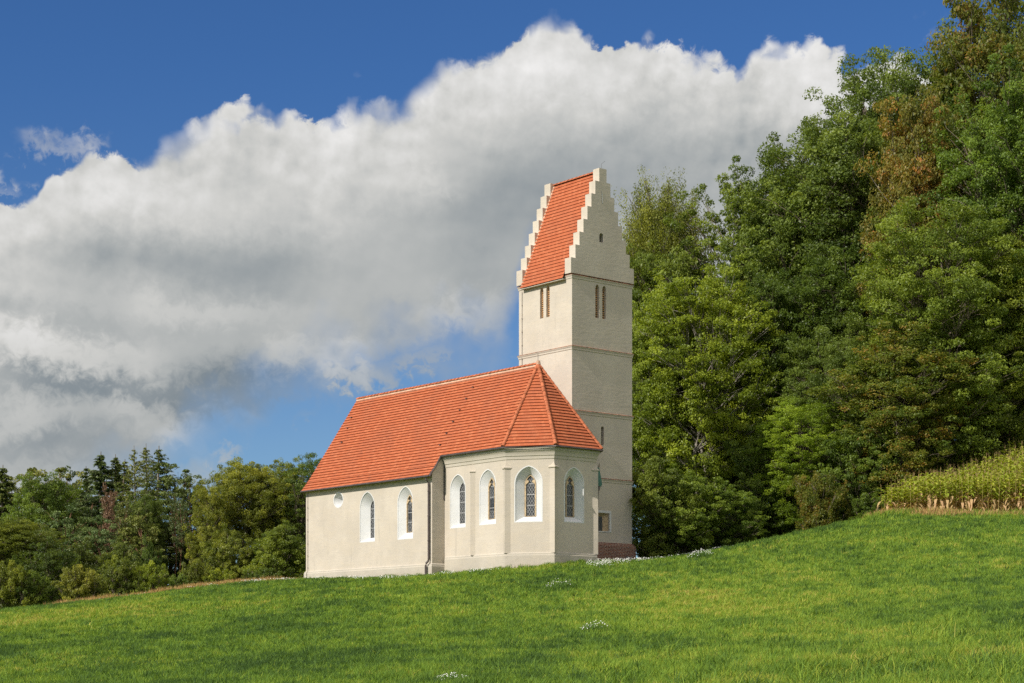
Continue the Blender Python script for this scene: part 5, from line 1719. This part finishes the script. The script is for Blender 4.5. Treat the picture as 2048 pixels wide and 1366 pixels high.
def flower_clump(cx_, dist, rad, ht, n, label):
    """A single dark green plant with a dome of white flower heads."""
    x0 = (cx_ - 1024) / F_PX * dist
    q = rng.uniform(0, 1, n) ** 0.5 * rad
    t = rng.uniform(0, 6.283, n)
    x, y = x0 + q * np.cos(t), dist + q * np.sin(t) * 0.9
    hh = ht * (1 - 0.55 * (q / rad) ** 2) * rng.uniform(0.75, 1.15, n)
    m_n = n * 7
    q2 = rng.uniform(0, 1, m_n) ** 0.5 * rad
    t2_ = rng.uniform(0, 6.283, m_n)
    x2, y2 = x0 + q2 * np.cos(t2_), dist + q2 * np.sin(t2_) * 0.9
    v1, s1, l1, a1_ = blades(x2, y2, ht * (1 - 0.5 * (q2 / rad) ** 2) * rng.uniform(.5, .95, m_n), np.full(m_n, 0.012 + dist * 0.00022), np.clip(rng.normal(0.12, 0.12, m_n), 0, 1), 0.5, 0.3)
    v2, s2, l2, a2_ = flower_heads(x, y, hh, rng.uniform(0.4, 1.0, n) * (0.008 + dist * 0.00016))
    root = empty('flower_clump', (x0, dist, gz(x0, dist)))
    tag(root, label, 'flowers', 'white flower clumps standing alone in the meadow')
    off = np.array([x0, dist, gz(x0, dist)])
    link('stalks', np_mesh('stalks', v1 - off, s1, l1, {'tint': a1_}), m_grass, root)
    link('blossoms', np_mesh('blossoms', v2 - off, s2, l2, {'tint': a2_}), m_petal, root)


def dist_of(px, py):
    """Walk out along a bearing until the meadow is as high in view as asked."""
    u, v_ = (px - 1024) / F_PX, (HORIZON_PX - py) / F_PX
    d = np.arange(14, 120, 0.1)
    return float(d[np.argmax(ground_z(u * d, d) / d >= v_)])


flower_clump(1122, dist_of(1122, 1180), 0.70, 0.50, 60, 'clump of white flowers on dark stalks just below the choir')
flower_clump(1192, dist_of(1192, 1265), 0.46, 0.32, 60, 'loose clump of white flowers half way down the meadow')
flower_clump(903, dist_of(903, 1366), 0.36, 0.17, 75, 'low spread clump of white flowers at the bottom edge of the photo')
for (a_, b_, r_, lab) in ((1400, 1118, 0.7, 'dense clump of white flowers at the right end of the flower belt'),):
    flower_clump(a_, dist_of(a_, b_), r_, 0.50, 110, lab)

# ---- a narrow worn strip of bare soil along the foot of the walls
ln = np.array(line[1:])
ou = np.array([(A_C + 0.1, NAVE_B - 0.65), (A_C - 0.4, CH_B - 0.62), (E1[0] - 0.15, CH_B - 0.62), (E2[0] - 0.32, E2[1] - 0.15), (E2[0] - 0.36, E3[1]), (-0.75, 1.0), (-0.75, 5.2)])
ln = ln + (ln - ou) * 0.6
k = 24
tq = np.linspace(0, len(ln) - 1, k * (len(ln) - 1))
rib = []
for q in (0.0, 0.5, 1.0):
    pa = np.stack([np.interp(tq, np.arange(len(ln)), (ln * (1 - q) + ou * q)[:, i]) for i in (0, 1)], 1)
    pa[:, 1] += (fbm(tq * 3.1, tq * 0 + q, 3, 3) - 0.5) * 0.35 * q
    X = 3.458 - math.sin(THETA) * pa[:, 0] + math.cos(THETA) * pa[:, 1]
    Y = 100 + math.cos(THETA) * pa[:, 0] + math.sin(THETA) * pa[:, 1]
    rib.append(np.stack((X, Y, ground_z(X, Y) + 0.035 - 0.025 * q), 1))
n_ = len(tq)
i_ = np.arange(n_ - 1)
qd = np.concatenate([np.stack((i_ + r * n_, i_ + 1 + r * n_, i_ + 1 + (r + 1) * n_, i_ + (r + 1) * n_), 1) for r in (0, 1)])
m_soil = simple_mat('bare_soil', (0.36, 0.23, 0.15), 0.95, 0.05, vary=0.35, scale=4)
tag(link('soil_strip', np_mesh('soil_strip', np.concatenate(rib), np.full(len(qd), 4), qd.ravel()), m_soil), 'narrow strip of bare reddish soil along the church walls', 'soil', kind='structure')

# ---- maize
m_maize = blade_mat('maize_leaves', [(0.0, (0.56, 0.36, 0.20)), (0.28, (0.50, 0.37, 0.17)), (0.36, (0.33, 0.36, 0.06)), (0.6, (0.24, 0.31, 0.035)), (1.0, (0.40, 0.42, 0.06))], 0.3)
m_tassel = simple_mat('maize_tassel', (0.34, 0.24, 0.11), 0.9, 0.1, vary=0.3)


def maize_plant(seed):
    g = np.random.default_rng(seed)
    V, F, MI, TI = [], [], [], []
    H = 2.3 * g.uniform(0.92, 1.05)

    def strip(pts, w, tint, mi=0, side=None):
        pts = np.asarray(pts, float)
        k = len(pts)
        d = pts[-1] - pts[0]
        s = np.array([-d[1], d[0], 0.0]) if side is None else side
        s = s / (np.linalg.norm(s) + 1e-9)
        b0 = len(V)
        for i, p in enumerate(pts):
            V.append(p - s * w[i]); V.append(p + s * w[i])
        for i in range(k - 1):
            F.append((b0 + 2 * i, b0 + 2 * i + 1, b0 + 2 * i + 3, b0 + 2 * i + 2)); MI.append(mi); TI.append(tint)
    lean = g.normal(0, 0.03, 2)
    at = lambda z: np.array([lean[0] * z, lean[1] * z, z])
    for s in ((1, 0, 0), (0, 1, 0)):
        strip([at(-0.1), at(0.7), at(H)], [0.018, 0.016, 0.008], 0.30, 0, np.array(s, float))
    nl = 14
    plane = g.uniform(0, 6.28)
    for i in range(nl):
        z = 0.16 + (H - 0.30) * i / (nl - 1)
        a = plane + (i % 2) * math.pi + g.normal(0, 0.35)
        dry = z / H < 0.44 + g.normal(0, 0.10)
        L = (0.50 if dry else 0.66) * g.uniform(0.8, 1.15) * (0.7 + 0.5 * math.sin(math.pi * z / H))
        o = np.array([math.cos(a), math.sin(a), 0])
        rise = 0.1 if dry else g.uniform(0.35, 0.6)
        fall = g.uniform(0.6, 0.95) if dry else g.uniform(0.15, 0.5)
        pts = [at(z) + o * L * t * (0.55 if dry else 0.75) + np.array([0, 0, L * (rise * t * 1.6 - (rise + fall) * t * t)]) for t in (0, 0.3, 0.6, 0.85, 1.0)]
        strip(pts, [0.030, 0.080, 0.070, 0.040, 0.005], g.uniform(0, 0.27) if dry else g.uniform(0.38, 1.0))
    for i in range(3):
        a = g.uniform(0, 6.28)
        strip([at(H - 0.02), at(H + 0.12) + np.array([math.cos(a), math.sin(a), 0]) * 0.04, at(H + g.uniform(.16, .26)) + np.array([math.cos(a), math.sin(a), 0]) * g.uniform(.05, .14)], [0.006, 0.007, 0.003], 0.2, 1)
    F = np.array(F)
    return np.array(V), F, np.array(MI), np.array(TI)


mz = [maize_plant(s) for s in (1, 2, 3, 4)]
mz_me = [np_mesh('maize_plant', v, np.full(len(f), 4), f.ravel(), {'tint': t}, m_) for v, f, m_, t in mz]
for me in mz_me:
    me.materials.append(m_maize); me.materials.append(m_tassel)
rows = []
for d in np.arange(100.1, 148, 0.66):
    xs = np.arange(20, 62, 0.30)
    xs = xs + rng.normal(0, 0.06, len(xs))
    ys = d + rng.normal(0, 0.07, len(xs))
    k = in_poly(xs, ys, MAIZE) & (xs / ys < 0.335)
    rows += list(zip(xs[k], ys[k]))
rows = np.array(rows)
front = rows[:, 1] - np.interp(rows[:, 0], [20, 21.3, 23.5, 48], [104, 101.2, 99.6, 99.8])
order = np.argsort(front + rng.uniform(0, .01, len(rows)))
near, rest = rows[order[:300]], rows[order[300:]]
zz = ground_z(near[:, 0], near[:, 1])
for i, ((x_, y_), z_) in enumerate(zip(near, zz)):
    o = bpy.data.objects.new('maize_plant', mz_me[i % 4])
    col.objects.link(o)
    o.location = (x_, y_, z_)
    o.rotation_euler = (0, 0, rng.uniform(0, 6.28))
    o.scale = (1, 1, rng.uniform(0.86, 1.08)) if x_ > 23.5 else (1, 1, rng.uniform(0.65, 0.85))
    tag(o, 'tall maize plant with dry lower leaves at the front of the field', 'maize', 'maize plants in the front rows of the field')
vs, fs, ms, ts_, off = [], [], [], [], 0
zz = ground_z(rest[:, 0], rest[:, 1])
for (x_, y_), z_ in zip(rest, zz):
    v, f, m_, t = mz[rng.integers(4)]
    a = rng.uniform(0, 6.28)
    c_, s_ = math.cos(a), math.sin(a)
    w_ = np.stack((v[:, 0] * c_ - v[:, 1] * s_ + x_, v[:, 0] * s_ + v[:, 1] * c_ + y_, v[:, 2] * rng.uniform(0.88, 1.08) + z_), 1)
    vs.append(w_); fs.append(f + off); ms.append(m_); ts_.append(t)
    off += len(v)
f = np.concatenate(fs)
me = np_mesh('maize_field', np.concatenate(vs), np.full(len(f), 4), f.ravel(), {'tint': np.concatenate(ts_)}, np.concatenate(ms))
tag(link('maize_field', me, [m_maize, m_tassel]), 'mass of maize rising up the slope behind the front rows', 'maize field', kind='stuff')
print('maize', len(rows), 'grass ok')
